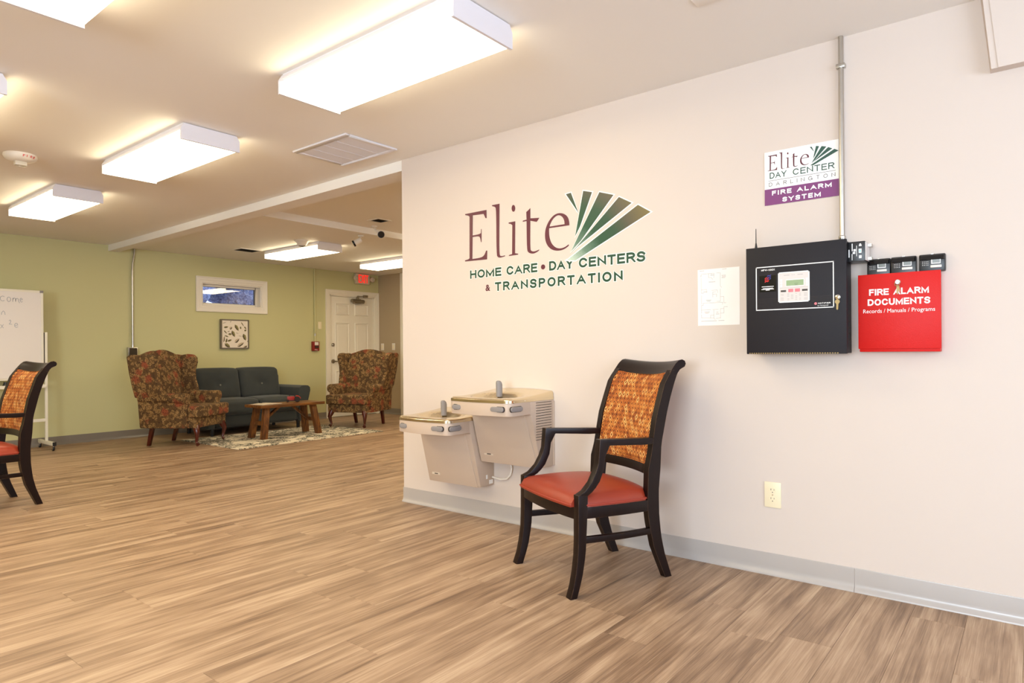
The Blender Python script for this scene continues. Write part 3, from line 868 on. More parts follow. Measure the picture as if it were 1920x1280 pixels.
MB().tube([c - dv*0.06, c + dv*0.03], [0.03, 0.042], 16).build('body', 'white_plastic', t, smooth=True)
MB().tube([c + dv*0.03, c + dv*0.048], [0.039, 0.034], 16).build('face', 'black_gloss', t, smooth=True)

# ------------------------------------------------------------------ on the green wall
t = thing('exit_sign', 'white exit sign with red letters and two lamp heads above the door', 'exit sign', (7.22, FAR_Y, 2.24))
MB().box(7.07, FAR_Y-0.06, 2.245, 7.37, FAR_Y, 2.425).build('housing', 'exit_white', t, 0.018, 3)
mb = MB()
for k, ch in enumerate('EXIT'):
    x0 = (7.125, 7.183, 7.243, 7.275)[k]; wd = (0.046, 0.052, 0.018, 0.050)[k]
    caps_mb(mb, ch, (x0, FAR_Y-0.0605, 2.268), (1,0,0), V_U, wd, 0.138, (0, -0.002, 0), 0.135)
mb.build('lettering', 'exit_red', t)
for (x, s) in ((7.045, -1), (7.405, 1)):
    o = MB().lathe([(0.02,0.03),(0.042,0.0),(0.044,-0.035),(0.03,-0.045),(0.0,-0.046)], (x, FAR_Y-0.06, 2.335), 'y', 18).build('lamp_head', 'exit_white', t, smooth=True)
    MB().lathe([(0.036,-0.04),(0.03,-0.049),(0.0,-0.052)], (x, FAR_Y-0.06, 2.335), 'y', 18).build('lamp_lens', 'lamp_clear', o, smooth=True)

t = thing('leaf_print', 'square framed print of scattered leaves below the small window', 'picture', (4.915, FAR_Y, 1.14))
x0, x1, z0, z1 = 4.702, 5.128, 1.140, 1.562
frame_boxes(MB(), x0, x1, z0, z1, 0.016, 0.016, 0.016, 0.016, FAR_Y-0.045, FAR_Y-0.004).build('frame', 'art_frame', t, 0.002)
MB().box(x0+.014, FAR_Y-0.036, z0+.014, x1-.014, FAR_Y-0.006, z1-.014).build('canvas', 'art_canvas', t)
LV = [(370,390,150,60,10,1),(520,415,110,80,40,2),(710,400,230,95,-58,1),(835,400,90,50,95,0),(895,290,170,30,-55,0),(985,400,110,45,-50,0),(990,480,80,60,30,0),
      (350,540,150,36,-45,1),(495,605,120,60,0,0),(600,590,220,100,-65,1),(960,690,230,110,-70,1),(385,670,140,40,-20,0),(300,760,200,60,80,2),(380,800,150,60,75,1),(480,800,150,60,20,0),
      (715,800,200,100,40,2),(410,950,210,110,-35,1),(830,920,260,100,30,2),(980,1000,160,90,40,2),(450,520,80,30,20,2),(320,260,120,20,10,2),(520,220,70,16,60,0),(1075,820,60,50,60,0),(720,570,110,12,-20,0),(820,660,120,12,-10,0)]
mbs = [MB(), MB(), MB()]
for (cx, cy, L, Wd, ang, k) in LV:
    sx = (x1-x0)/(1105-205); sz = (z1-z0)/(1050-150)
    px, pz = x0 + (cx-205)*sx, z1 - (cy-150)*sz
    a = R(ang); ca, sa = math.cos(a), math.sin(a)
    def P(u, v): return (max(x0+.017, min(x1-.017, px + (u*ca - v*sa)*sx)), FAR_Y-0.0363, max(z0+.017, min(z1-.017, pz + (u*sa + v*ca)*sz)))
    up = [P(-L/2, 0), P(-L/5, Wd/2), P(L/5, Wd*0.42), P(L/2, 0)]; dn = [P(-L/2, 0), P(L/2, 0), P(L/5, -Wd*0.42), P(-L/5, -Wd/2)]
    mbs[k].add(up, [(0,1,2,3)]); mbs[0 if k else 1].add(dn if k != 2 else [P(-L/2,-Wd*.06), P(L/2,0), P(L/5,-Wd*.40), P(-L/5,-Wd/2)], [(0,1,2,3)])
mb = MB()
for k in range(3):
    mb.mi = k; mb.add(mbs[k].v, mbs[k].f)
mb.build('leaf_pattern', ['leaf_dark', 'leaf_olive', 'leaf_pale'], t)

t = thing('wall_conduit', 'steel conduit down the green wall into a junction box behind the wing chair', 'conduit', (3.545, FAR_Y, 1.04))
MB().tube([(3.572,FAR_Y-.02,2.428),(3.570,FAR_Y-.02,2.36),(3.548,FAR_Y-.022,2.24),(3.543,FAR_Y-.024,2.1),(3.543,FAR_Y-.024,1.17)], 0.0125, 12).build('pipe', 'galvanised', t, smooth=True)
MB().cyl((3.543,FAR_Y-.024,1.155),(3.543,FAR_Y-.024,1.185),0.018,12).build('connector', 'galvanised', t, smooth=True)
jb = MB().box(3.478, FAR_Y-.055, 1.040, 3.592, FAR_Y, 1.158).build('junction_box', 'galvanised', t, 0.004)
MB().box(3.49, FAR_Y-.058, 1.048, 3.582, FAR_Y-.055, 1.15).build('cover_plate', 'dark_metal', jb)
t = thing('pull_conduit', 'green painted conduit running down to the red pull station', 'conduit', (6.28, FAR_Y, 1.25))
MB().cyl((6.276,FAR_Y-.018,1.25),(6.276,FAR_Y-.018,2.428),0.013,12).build('pipe', 'paint_green', t, smooth=True)
MB().cyl((6.276,FAR_Y-.018,1.345),(6.276,FAR_Y-.018,1.385),0.018,12).build('coupling', 'galvanised', t, smooth=True)
t = thing('pull_station', 'red fire alarm pull station on the green wall beside the door', 'fire alarm', (6.27, FAR_Y, 1.10))
MB().box(6.215, FAR_Y-.05, 1.105, 6.335, FAR_Y, 1.255).build('body', 'pull_red', t, 0.006)
MB().box(6.245, FAR_Y-.056, 1.195, 6.315, FAR_Y-.05, 1.245).build('label_plate', 'white_plastic', t, 0.003)
MB().box(6.248, FAR_Y-.064, 1.150, 6.312, FAR_Y-.05, 1.185).build('pull_handle', 'slot_dark', t, 0.003)
mb = MB(); caps_mb(mb, 'FIRE', (6.249, FAR_Y-.0565, 1.222), (1,0,0), V_U, 0.06, 0.018, (0,-.0006,0), 0.2); caps_mb(mb, 'PULL', (6.245, FAR_Y-.0505, 1.115), (1,0,0), V_U, 0.06, 0.016, (0,-.0006,0), 0.2)
mb.mi = 0; mb.build('lettering', 'white_print', t)
tag(MB().box(6.343, FAR_Y-.012, 1.458, 6.405, FAR_Y, 1.576).build('blank_plate', 'ivory_plastic', None, 0.004), 'blank ivory plate on the green wall left of the door', 'wall plate')
for (ya, lab) in ((8.965, 'white rocker switch plate on taupe wall nearest the door'), (8.675, 'brighter white switch plate on taupe wall nearer the casing')):
    t = thing('switch_plate', lab, 'switch', (TAUPE_X, ya, 1.11), group='switch plates on the taupe wall')
    MB().box(TAUPE_X-.008, ya-.037, 1.112, TAUPE_X, ya+.037, 1.230).build('plate', 'white_plastic', t, 0.003)
    MB().box(TAUPE_X-.013, ya-.016, 1.138, TAUPE_X-.007, ya+.016, 1.204).build('rocker', 'ivory_plastic', t, 0.003)

# ------------------------------------------------------------------ logo on the cream wall
N_R = (-0.0012, 0, 0)
lg = thing('wall_logo', 'large maroon and green Elite lettering with fan blades on the cream wall', 'wall lettering', (WALL_X, 2.2, 1.44))
LET = dict(
E=[(2.9196,1.9695),(2.7336,1.971),(2.7332,1.9183),(2.7422,1.9195),(2.758,1.9487),(2.8517,1.9519),(2.8549,1.8217),(2.8026,1.8224),(2.7826,1.8282),(2.7805,1.8538),(2.7769,1.8534),(2.7778,1.7698),(2.7823,1.7703),(2.7892,1.8018),(2.8027,1.8115),(2.855,1.8114),(2.8583,1.6686),(2.7815,1.6702),(2.7543,1.6826),(2.7389,1.7115),(2.73,1.7105),(2.7323,1.6547),(2.9227,1.6588),(2.9227,1.6657),(2.8917,1.6697),(2.8823,1.6758),(2.8796,1.9467),(2.8888,1.9549),(2.9168,1.9622)],
l=[(2.6865,1.9945),(2.6255,1.9943),(2.6311,1.6838),(2.6227,1.6663),(2.6055,1.6627),(2.5841,1.6659),(2.5842,1.6606),(2.6185,1.6546),(2.64,1.658),(2.6529,1.676),(2.6518,1.9661),(2.663,1.9811),(2.6865,1.9878)],
i=[(2.5525,1.8666),(2.5006,1.8677),(2.5041,1.6711),(2.4794,1.6654),(2.4794,1.6602),(2.552,1.6588),(2.5519,1.664),(2.5267,1.6681),(2.5233,1.8464),(2.5358,1.8565),(2.5526,1.86)],
dot=[(2.4998,1.9478),(2.5018,1.9373),(2.5071,1.9302),(2.5142,1.9283),(2.5212,1.9321),(2.5264,1.9408),(2.5282,1.9518),(2.5261,1.9623),(2.5209,1.9695),(2.5138,1.9713),(2.5067,1.9674),(2.5016,1.9588)],
t=[(2.3834,1.9331),(2.384,1.8704),(2.3166,1.8646),(2.3365,1.8431),(2.3841,1.8563),(2.3873,1.685),(2.3778,1.6713),(2.354,1.6656),(2.3184,1.6747),(2.3208,1.6686),(2.3541,1.6548),(2.378,1.6559),(2.3979,1.6637),(2.4115,1.6811),(2.4122,1.8581),(2.4423,1.8575),(2.4406,1.8637),(2.4121,1.8665),(2.4141,1.913),(2.3955,1.9233)],
e=[(2.1015,1.793),(2.1027,1.8146),(2.112,1.8434),(2.1376,1.8653),(2.1748,1.8748),(2.2125,1.8663),(2.2471,1.8365),(2.2706,1.7956),(2.2764,1.7554),(2.2713,1.717),(2.2524,1.6836),(2.222,1.6616),(2.1843,1.6528),(2.1469,1.6551),(2.1173,1.668),(2.1047,1.6783),(2.1083,1.6824),(2.132,1.6696),(2.1655,1.6638),(2.1992,1.6729),(2.2293,1.6999),(2.2442,1.7391),(2.2469,1.777),(2.2452,1.7937)])
EH = [(2.2421,1.8027),(2.1345,1.8034),(2.1358,1.8251),(2.1489,1.8484),(2.1711,1.8619),(2.1937,1.8606),(2.2203,1.8424),(2.2374,1.8165)]
BLADES = [[(2.1233,1.9758),(2.0889,1.9789),(2.0373,1.8515),(2.0443,1.8646)], [(2.0048,1.9766),(1.9467,1.9601),(2.0294,1.7748),(2.0621,1.7242)],
          [(1.8985,1.9525),(1.8092,1.9233),(2.0229,1.6955),(2.0919,1.6391)], [(1.7751,1.9064),(1.6979,1.8631),(2.0483,1.6619),(2.0957,1.6241)],
          [(1.66,1.8467),(1.5859,1.7989),(2.0634,1.5845),(2.1179,1.5926)]]
def soften(P, n=2, lim=48):
    """round the gentle bends of an outline and keep its sharp corners"""
    for _ in range(n):
        out = []
        for i in range(len(P)):
            a, b, c = Vector(P[i-1]), Vector(P[i]), Vector(P[(i+1) % len(P)])
            if math.degrees((b-a).angle(c-b, 0)) < lim:
                out += [tuple(b + (a-b)*.25), tuple(b + (c-b)*.25)]
            else: out.append(tuple(b))
        P = out
    return P
LET = {k: soften(p) for k, p in LET.items()}
EH = soften(EH)
def wallpoly(name, loops, m, parent, off=0.0):
    return MB().tess(loops, (WALL_X-off, 0, 0), (0,1,0), (0,0,1), N_R).build(name, m, parent)
for k in ('E', 'l', 'i', 't', 'e'):
    o = wallpoly('letter', [LET[k]] + ([EH] if k == 'e' else []), 'maroon_vinyl', lg, 0.001)
    if k == 'i': wallpoly('letter_dot', [LET['dot']], 'maroon_vinyl', o, 0.001)
def grow(poly, d):
    """offset a convex quad outward"""
    P = [Vector(p) for p in poly]; n = len(P); A = sum(P[i].x*P[(i+1)%n].y - P[(i+1)%n].x*P[i].y for i in range(n)); s = 1 if A > 0 else -1
    out = []
    for i in range(n):
        a, b, c = P[i-1], P[i], P[(i+1)%n]
        n1 = Vector(((b-a).y, -(b-a).x)).normalized()*s; n2 = Vector(((c-b).y, -(c-b).x)).normalized()*s
        m_ = (n1+n2); m_ = m_/max(0.35, m_.length_squared)*2*1.0
        out.append(tuple(b + m_*d*min(1.0, 1.0)))
    return out
for k, b in enumerate(BLADES):
    o = wallpoly('fan_blade', [b], 'fan', lg, 0.0014)
    wallpoly('blade_outline', [grow(b, 0.006)], 'white_print', o, 0.0004)
def wcaps(name, s, y0, y1, z0, z1, m, parent, t=0.17, gap=0.13, x=WALL_X, th=0.0012, back=0.0):
    h = z1-z0
    ob = caps_mb(MB(), s, (x, y0, z0), U_R, V_U, y0-y1, h, (-th, 0, 0), t, gap).build(name, m, parent)
    if back:
        # the same letters drawn wider behind, as a pale outline
        caps_mb(MB(), s, (x, y0, z0), U_R, V_U, y0-y1, h, (-th*0.3, 0, 0), t, gap, back).build('letter_outline', 'white_print', ob)
    return ob
def wtext(name, s, y0, y1, z0, z1, m, parent, bold=0.0, space=1.0, x=WALL_X, th=0.0012, back=False):
    mb = MB(); text_mb(mb, s, (x, y0, z0), U_R, V_U, y0-y1, z1-z0, (-th, 0, 0), bold, space)
    if back:
        ob = mb.build(name, m, parent)
        mb = MB(); e = 0.004; text_mb(mb, s, (x, y0+e, z0-e), U_R, V_U, y0-y1+2*e, z1-z0+2*e, (-th*0.4, 0, 0), bold+0.045, space)
        mb.build('letter_outline', 'white_print', ob)
        return ob
    return mb.build(name, m, parent)
wcaps('lettering', 'HOME', 2.881, 2.613, 1.541, 1.595, 'green_vinyl', lg, 0.225, 0.09, back=0.0035)
wcaps('lettering', 'CARE', 2.574, 2.333, 1.541, 1.596, 'green_vinyl', lg, 0.225, 0.09, back=0.0035)
wcaps('lettering', 'DAY', 2.248, 2.076, 1.541, 1.597, 'green_vinyl', lg, 0.225, 0.09, back=0.0035)
wcaps('lettering', 'CENTERS', 2.040, 1.617, 1.540, 1.596, 'green_vinyl', lg, 0.225, 0.09, back=0.0035)
wcaps('lettering', 'TRANSPORTATION', 2.669, 1.755, 1.447, 1.503, 'green_vinyl', lg, 0.225, 0.2, back=0.0035)
wtext('ampersand', '&', 2.747, 2.708, 1.452, 1.493, 'maroon_vinyl', lg, 0.025)
MB().lathe([(0.015,0),(0.015,-0.0014)], (WALL_X, 2.292, 1.568), 'x', 18).build('bullet', 'maroon_vinyl', lg)

# sign
sg = thing('fire_alarm_sign', 'white and purple fire alarm system sign beside the steel conduit', 'sign', (WALL_X, 0.83, 1.743))
SX = WALL_X - 0.004
MB().box(SX, 0.672, 1.743, WALL_X, 0.993, 1.994).build('plate', 'white_print', sg)
MB().box(SX-.0006, 0.672, 1.743, SX, 0.993, 1.8188).build('purple_band', 'sign_purple', sg)
# the same serif word, scaled down from the wall lettering
mb = MB()
def sc(p): return (0.9785 + (p[0]-2.9227)*(0.1835/0.8212), 1.904 + (p[1]-1.655)*(0.078/0.339))
for k in ('E','l','i','t','e','dot'):
    mb.tess([[sc(p) for p in LET[k]]] + ([[sc(p) for p in EH]] if k == 'e' else []), (SX, 0, 0), (0,1,0), (0,0,1), (-.0008,0,0))
mb.build('brand_word', 'maroon_vinyl', sg)
mb = MB()
for b in BLADES:
    q = [(0.786 + (p[0]-2.1)*(0.115/0.52), 1.900 + (p[1]-1.60)*(0.082/0.378)) for p in b]
    mb.tess([q], (SX, 0, 0), (0,1,0), (0,0,1), (-.0008,0,0))
mb.build('fan_emblem', 'sign_green', sg)
kw = dict(x=SX, th=0.0008)
wcaps('lettering', 'DAY', 0.9694, 0.894, 1.867, 1.8955, 'sign_green', sg, 0.15, **kw)
wcaps('lettering', 'CENTER', 0.866, 0.689, 1.867, 1.8955, 'sign_green', sg, 0.15, **kw)
MB().box(SX-.0008, 0.6844, 1.8568, SX, 0.9752, 1.8583).build('rule', 'ink_dark', sg)
wcaps('lettering', 'DARLINGTON', 0.9735, 0.6853, 1.831, 1.849, 'ink_dark', sg, 0.11, 0.75, **kw)
kw = dict(x=SX-.0006, th=0.0008)
wcaps('lettering', 'FIRE ALARM', 0.9602, 0.7001, 1.787, 1.8085, 'white_print', sg, 0.25, 0.2, **kw)
wcaps('lettering', 'SYSTEM', 0.9134, 0.7457, 1.751, 1.7727, 'white_print', sg, 0.25, 0.2, **kw)

# floor plan sheet
pl = thing('floor_plan', 'white sheet with a printed floor plan taped left of the black panel', 'paper', (WALL_X, 1.22, 1.185))
MB().box(WALL_X-.0012, 1.1165, 1.186, WALL_X, 1.3285, 1.468).build('sheet', 'paper_white', pl)
mb = MB(); kx = WALL_X-.0018
def pln(a, b, c, d, wd=0.0010):
    # coordinates in the sheet: x 0..100 (left to right) y 0..100 (top to bottom)
    p = Vector((kx, 1.3285-0.212*a/100, 1.468-0.282*b/100)); q = Vector((kx, 1.3285-0.212*c/100, 1.468-0.282*d/100))
    u = (q-p).normalized(); s = Vector((0, -u.z, u.y))*wd/2
    mb.add([p-s, q-s, q+s, p+s], [(0,1,2,3)])
WL = [(9,8,9,13),(9,15,9,42),(9,46,9,62),(9,64,9,78),(9,80,9,86),(9,8,27,8),(27,8,27,15),(27,15,33,15),(27,8,40,8),(34,8,34,12),(40,8,40,16),(33,15,37,19),(46,8,55,8),(55,8,55,31),(55,31,58,34),(55,36,55,58),
      (9,36,22,36),(22,36,22,42),(9,42,15,42),(34,38,48,38),(37,41,44,41),(37,41,37,50),(37,45,46,45),(46,45,46,50),(48,38,48,43),(55,50,63,50),(63,50,63,61),(63,61,69,61),(9,64,13,64),(13,64,13,60),(13,60,46,60),(46,58,55,58),
      (46,60,60,60),(60,60,60,64),(63,68,63,79),(63,68,72,68),(55,79,63,79),(55,71,63,71),(9,72,32,72),(36,72,50,72),(39,72,39,88),(55,71,55,88),(9,86,40,87),(31,82,39,82),(31,82,31,87),(44,88,55,87),(40,88,43,90),(6,13,9,10)]
for q in WL: pln(*q)
for (a, b, wd) in ((27,23,16),(31,11,9),(58,13,10),(59,15,9),(58,17,9),(14,40,9),(20,55,13),(22,57,9),(16,76,13),(18,78,9),(45,77,5),(44,80,8),(8,92,38),(50,92,14),(5,2.5,11),(60,2,10)): pln(a, b, a+wd, b, 0.0016)
mb.build('plan_drawing', 'ink_grey', pl)

# ------------------------------------------------------------------ fire panel and its neighbours
FX = 3.041
fp = thing('fire_alarm_cabinet', 'black steel fire alarm control panel with grey display window', 'fire panel', (WALL_X, 0.83, 1.043))
MB().box(FX+0.022, 0.626, 1.046, WALL_X, 1.030, 1.527).build('cabinet', 'black_powder', fp, 0.002)
d = MB().box(FX, 0.6165, 1.043, FX+0.02, 1.0375, 1.5285).build('door', 'black_powder', fp, 0.003)
mb = MB(); frame_boxes2 = [(0.9930,0.9890,1.2425,1.4388),(0.6690,0.6650,1.2410,1.4372),(0.9930,0.6650,1.2405,1.2445),(0.9930,0.6650,1.4345,1.4385)]
for (a, b, z0, z1) in frame_boxes2: mb.box(FX-.0008, b, z0, FX, a, z1)
mb.build('white_border', 'white_print', d)
mb = MB()
for (a, b, z0, z1) in ((0.8945,0.8900,1.2715,1.4070),(0.7670,0.7625,1.2715,1.4070),(0.8945,0.7625,1.2715,1.2755),(0.8945,0.7625,1.4030,1.4070)): mb.box(FX-.002, b, z0, FX, a, z1)
mb.build('window_rim', 'white_print', d)
MB().box(FX-.0012, 0.7665, 1.2750, FX, 0.8905, 1.4035).build('keypad_face', 'panel_grey', d)
MB().box(FX-.0020, 0.7845, 1.3425, FX-.001, 0.8620, 1.3735).build('lcd_bezel', 'paper_white', d)
MB().box(FX-.0024, 0.7865, 1.3450, FX-.001, 0.8595, 1.3700).build('lcd', 'lcd_green', d)
MB().box(FX-.0026, 0.810, 1.3535, FX-.0024, 0.825, 1.3545).box(FX-.0026, 0.812, 1.3475, FX-.0024, 0.823, 1.3485).build('lcd_digits', 'ink_dark', d)
for ya in (0.8403, 0.8124): MB().box(FX-.0022, ya-.0105, 1.3170, FX-.001, ya+.0105, 1.3312).build('pink_button', 'button_pink', d, 0.001)
for ya in (0.8720, 0.7820):
    MB().box(FX-.0022, ya-.0115, 1.3190, FX-.001, ya+.0115, 1.3272).build('dark_button', 'ink_dark', d, 0.001)
for side in (0.8815, 0.7735):
    for k in range(3): MB().box(FX-.0022, side-.0045, 1.3405+k*0.0125, FX-.001, side+.0045, 1.3505+k*0.0125).build('side_button', 'paper_white', d, 0.001)
mb = MB()
for r_ in range(6):
    for (ya, wd) in ((0.884,0.013),(0.856,0.009),(0.840,0.010),(0.822,0.008),(0.806,0.008),(0.786,0.014)):
        if (r_*7 + int(ya*1000)) % 5: mb.box(FX-.0014, ya-wd, 1.2820+r_*0.0055, FX-.0012, ya, 1.2830+r_*0.0055)
for (ya, wd) in ((0.870,0.025),(0.836,0.004),(0.828,0.004),(0.812,0.022)): mb.box(FX-.0014, ya-wd, 1.3920, FX-.0012, ya, 1.3935)
mb.box(FX-.0014, 0.768, 1.3362, FX-.0012, 0.889, 1.3368)
mb.build('small_print', 'ink_grey', d)
kw = dict(x=FX, th=0.0008)
wcaps('model_lettering', 'NFW-100X', 0.9684, 0.9088, 1.4185, 1.4268, 'white_print', d, 0.2, **kw)
MB().box(FX-.0006, 0.904, 1.324, FX, 0.9765, 1.398).build('sticker', 'black_gloss', d)
mb = MB(); mb2 = MB()
for k in range(3):          # red and blue flag strokes of the sticker
    z = 1.369 + k*0.0075; pts = [(0.953, z-0.003+k*.0), (0.946, z+0.0015), (0.940, z-0.0005), (0.935, z+0.003)]
    mb.tess([[(a, b) for a, b in pts] + [(a, b+0.0045) for a, b in pts[::-1]]], (FX-.0006,0,0), (0,1,0), (0,0,1), (-.0006,0,0))
    pts = [(0.945-k*.001, z+0.008), (0.938, z+0.0115), (0.932, z+0.0100), (0.926, z+0.0135)]
    mb2.tess([[(a, b) for a, b in pts] + [(a, b+0.0035) for a, b in pts[::-1]]], (FX-.0006,0,0), (0,1,0), (0,0,1), (-.0006,0,0))
mb.build('flag_stripe', 'sign_red', d); mb2.build('flag_stripe', 'logo_blue', d)
mb = MB()
for (a, b, z) in ((0.967,0.914,1.3465),(0.962,0.917,1.3385),(0.968,0.913,1.3345),(0.949,0.932,1.3305)): mb.box(FX-.001, b, z, FX-.0006, a, z+0.0026)
mb.build('sticker_print', 'white_print', d)
kw = dict(x=FX, th=0.0008)
wcaps('maker_lettering', 'NOTIFIER', 0.7288, 0.679, 1.2583, 1.2642, 'white_print', d, 0.22, 0.25, **kw)
wtext('maker_lettering', 'by Honeywell', 0.7305, 0.688, 1.2480, 1.2545, 'white_print', d, 0.0, **kw)
MB().lathe([(0.0056,0),(0.0056,-0.0008),(0.0042,-0.001)], (FX, 0.7385, 1.2607), 'x', 16).build('maker_emblem', 'button_pink', d)
mb = MB()
for r_ in range(7):
    for c_ in range(49):
        ya = 0.9835 - c_*0.00645; z = 1.2505 + r_*0.0069
        if 0.7585 < ya < 0.8985 and z > 1.267: continue
        if ya < 0.752 and z < 1.270: continue
        if ya < 0.76 and z > 1.2965: continue
        mb.box(FX-.0006, ya-.0013, z-.0013, FX+.0005, ya+.0013, z+.0013)
o = mb.build('speaker_holes', 'slot_dark', d); o['kind'] = 'stuff'
MB().lathe([(0.0105,0),(0.0105,-0.004),(0.007,-0.006)], (FX, 0.650, 1.2833), 'x', 18).build('key_lock', 'chrome', d, smooth=True)
mb = MB().box(FX-.012, 0.6485, 1.271, FX-.006, 0.6515, 1.288)
prof = [(0.0095*math.cos(R(a)), 0.0095*math.sin(R(a))) for a in range(-60, 241, 20)]
mb.tess([[(0.6505+a, 1.264+b) for a, b in prof] + [(0.6465,1.250),(0.6475,1.231),(0.651,1.229),(0.6545,1.232),(0.6545,1.250)]], (FX-.008,0,0), (0,1,0), (0,0,1), (-.0018,0,0))
mb.build('key', 'brass_key', d)
mb = MB()
for k in range(38): mb.box(FX-.0004, 1.022-k*0.0100-.0028, 1.0445, FX+.002, 1.022-k*0.0100+.0028, 1.0485)
o = mb.build('edge_perforation', 'brass_key', fp); o['kind'] = 'stuff'
mb = MB()
for k in range(5): mb.box(3.075, 0.6245, 1.10+k*0.026, 3.14, 0.6265, 1.108+k*0.026)
mb.build('side_vents', 'slot_dark', fp)
MB().lathe([(0.008,0),(0.006,0.012),(0.0035,0.03),(0.0022,0.035),(0.0016,0.095),(0.0012,0.1)], (3.105, 1.012, 1.527)).build('antenna', 'black_plastic', fp, smooth=True)

cdt = thing('ceiling_conduit', 'steel conduit running from the fire panel up to the ceiling', 'conduit', (WALL_X, 0.662, 1.527))
MB().cyl((WALL_X-.014, 0.6585, 1.53), (WALL_X-.014, 0.6585, ZC), 0.0105, 14).build('pipe', 'galvanised', cdt, smooth=True)
MB().lathe([(0.015,0),(0.0155,0.012),(0.0125,0.016),(0.0145,0.022),(0.0145,0.032),(0.011,0.036)], (WALL_X-.014, 0.6585, 1.527), n=14).build('connector', 'galvanised', cdt, smooth=True)
MB().box(WALL_X-.028, 0.640, 2.30, WALL_X, 0.677, 2.318).build('strap', 'galvanised', cdt, 0.003)

dv_ = thing('power_module', 'small black module with green light fixed to the right side of the fire panel', 'module', (3.12, 0.585, 1.43))
MB().box(3.082, 0.553, 1.433, 3.165, 0.6245, 1.518).build('body', 'black_plastic', dv_, 0.003)
MB().box(3.086, 0.5495, 1.437, 3.16, 0.553, 1.514).build('side_plate', 'panel_grey', dv_)
for z in (1.440, 1.497): MB().box(3.12, 0.535, z, 3.15, 0.550, z+0.012).build('mounting_tab', 'galvanised', dv_)
MB().box(3.0805, 0.566, 1.468, 3.082, 0.577, 1.486).build('led_bezel', 'white_print', dv_)
MB().box(3.0800, 0.5685, 1.472, 3.081, 0.5745, 1.482).build('led', 'led_green', dv_)
mb = MB()
for (ya, yb, z0, z1) in ((0.616,0.612,1.452,1.485),(0.6035,0.601,1.440,1.466),(0.6035,0.600,1.478,1.510),(0.586,0.584,1.455,1.500),(0.600,0.590,1.466,1.474),(0.597,0.588,1.476,1.486),(0.576,0.566,1.497,1.503),(0.574,0.568,1.503,1.508),(0.576,0.566,1.446,1.458)): mb.box(3.0812, yb, z0, 3.0822, ya, z1)
mb.build('white_marks', 'white_print', dv_)

def pager(y0, y1, z0, z1, label):
    t = thing('wall_pager', label, 'pager', (WALL_X, (y0+y1)/2, z0), group='black wall pagers above the red box')
    x = 3.150; yl, yr = max(y0,y1), min(y0,y1); L = yl-yr
    MB().box(x+.004, yr, z0, WALL_X, yl, z1).build('body', 'black_plastic', t, 0.005)
    MB().loft([[(x+.005,yl-.002,z1-.024),(x+.005,yr+.002,z1-.024),(x+.005,yr+.002,z1-.003),(x+.005,yl-.002,z1-.003)],[(x-.003,yl-.005,z1-.022),(x-.003,yr+.005,z1-.022),(x,yr+.005,z1-.006),(x,yl-.005,z1-.006)]]).build('hood', 'black_gloss', t)
    MB().box(x-.001, yr+L*.18, z1-.0405, x+.004, yr+L*.53, z1-.0235).build('display_rim', 'white_print', t)
    MB().box(x-.0018, yr+L*.20, z1-.0375, x+.004, yr+L*.49, z1-.0235).build('display', 'lcd_grey', t)
    MB().box(x-.001, yr+L*.14, z1-.056, x+.004, yr+L*.56, z1-.0455).build('button_bar', 'white_plastic', t, 0.004)
    mb = MB()
    for i in range(4):
        for j in range(3): mb.box(x+.003, yl-L*.14-i*0.0062-.0012, z1-.0305-j*0.0068-.0010, x+.0045, yl-L*.14-i*0.0062+.0012, z1-.0305-j*0.0068+.0010)
    o = mb.build('speaker_dots', 'white_print', t); o['kind'] = 'stuff'
    MB().box(x+.008, (y0+y1)/2-.004, z1-.001, x+.014, (y0+y1)/2+.004, z1+.002).build('top_button', 'chrome', t)
pager(0.5595, 0.4715, 1.345, 1.4455, 'leftmost black wall pager above red box, next to the panel module')
pager(0.4690, 0.3775, 1.345, 1.4465, 'middle black wall pager above the red box')
pager(0.3680, 0.2765, 1.376, 1.4470, 'rightmost black wall pager, overhanging the red box corner')

rb = thing('document_cabinet', 'bright red fire alarm documents box hung beside the black panel', 'cabinet', (WALL_X, 0.44, 1.048))
MB().box(3.125, 0.2935, 1.050, WALL_X, 0.584, 1.374).build('body', 'red_enamel', rb, 0.002)
dr2 = MB().box(3.119, 0.2895, 1.0625, 3.1265, 0.588, 1.3775).build('door', 'red_enamel', rb, 0.002)
kw = dict(x=3.119, th=0.0008)
wcaps('lettering', 'FIRE ALARM', 0.5453, 0.3301, 1.2875, 1.3145, 'white_print', dr2, 0.215, 0.12, **kw)
wcaps('lettering', 'DOCUMENTS', 0.5508, 0.3256, 1.245, 1.2725, 'white_print', dr2, 0.215, 0.12, **kw)
wtext('lettering', 'Records / Manuals / Programs', 0.568, 0.3094, 1.2085, 1.2300, 'white_print', dr2, 0.0, **kw)
MB().lathe([(0.011,0),(0.011,-0.005),(0.008,-0.008)], (3.119, 0.4397, 1.338), 'x', 16).build('lock', 'chrome', dr2, smooth=True)
mb = MB().tube([(3.110+0.002*math.sin(a), 0.4405+0.009*math.cos(a), 1.331+0.010*math.sin(a)) for a in np.linspace(0, 6.283, 18)], 0.0012, 6)
mb.tess([[(0.443,1.325),(0.437,1.325),(0.4375,1.292),(0.439,1.287),(0.4425,1.289)]], (3.112,0,0), (0,1,0), (0,0,1), (-.0016,0,0)); mb.tess([[(0.440,1.325),(0.434,1.323),(0.430,1.300),(0.433,1.296),(0.436,1.300)]], (3.115,0,0), (0,1,0), (0,0,1), (-.0016,0,0))
mb.build('keys', 'brass_key', dr2)

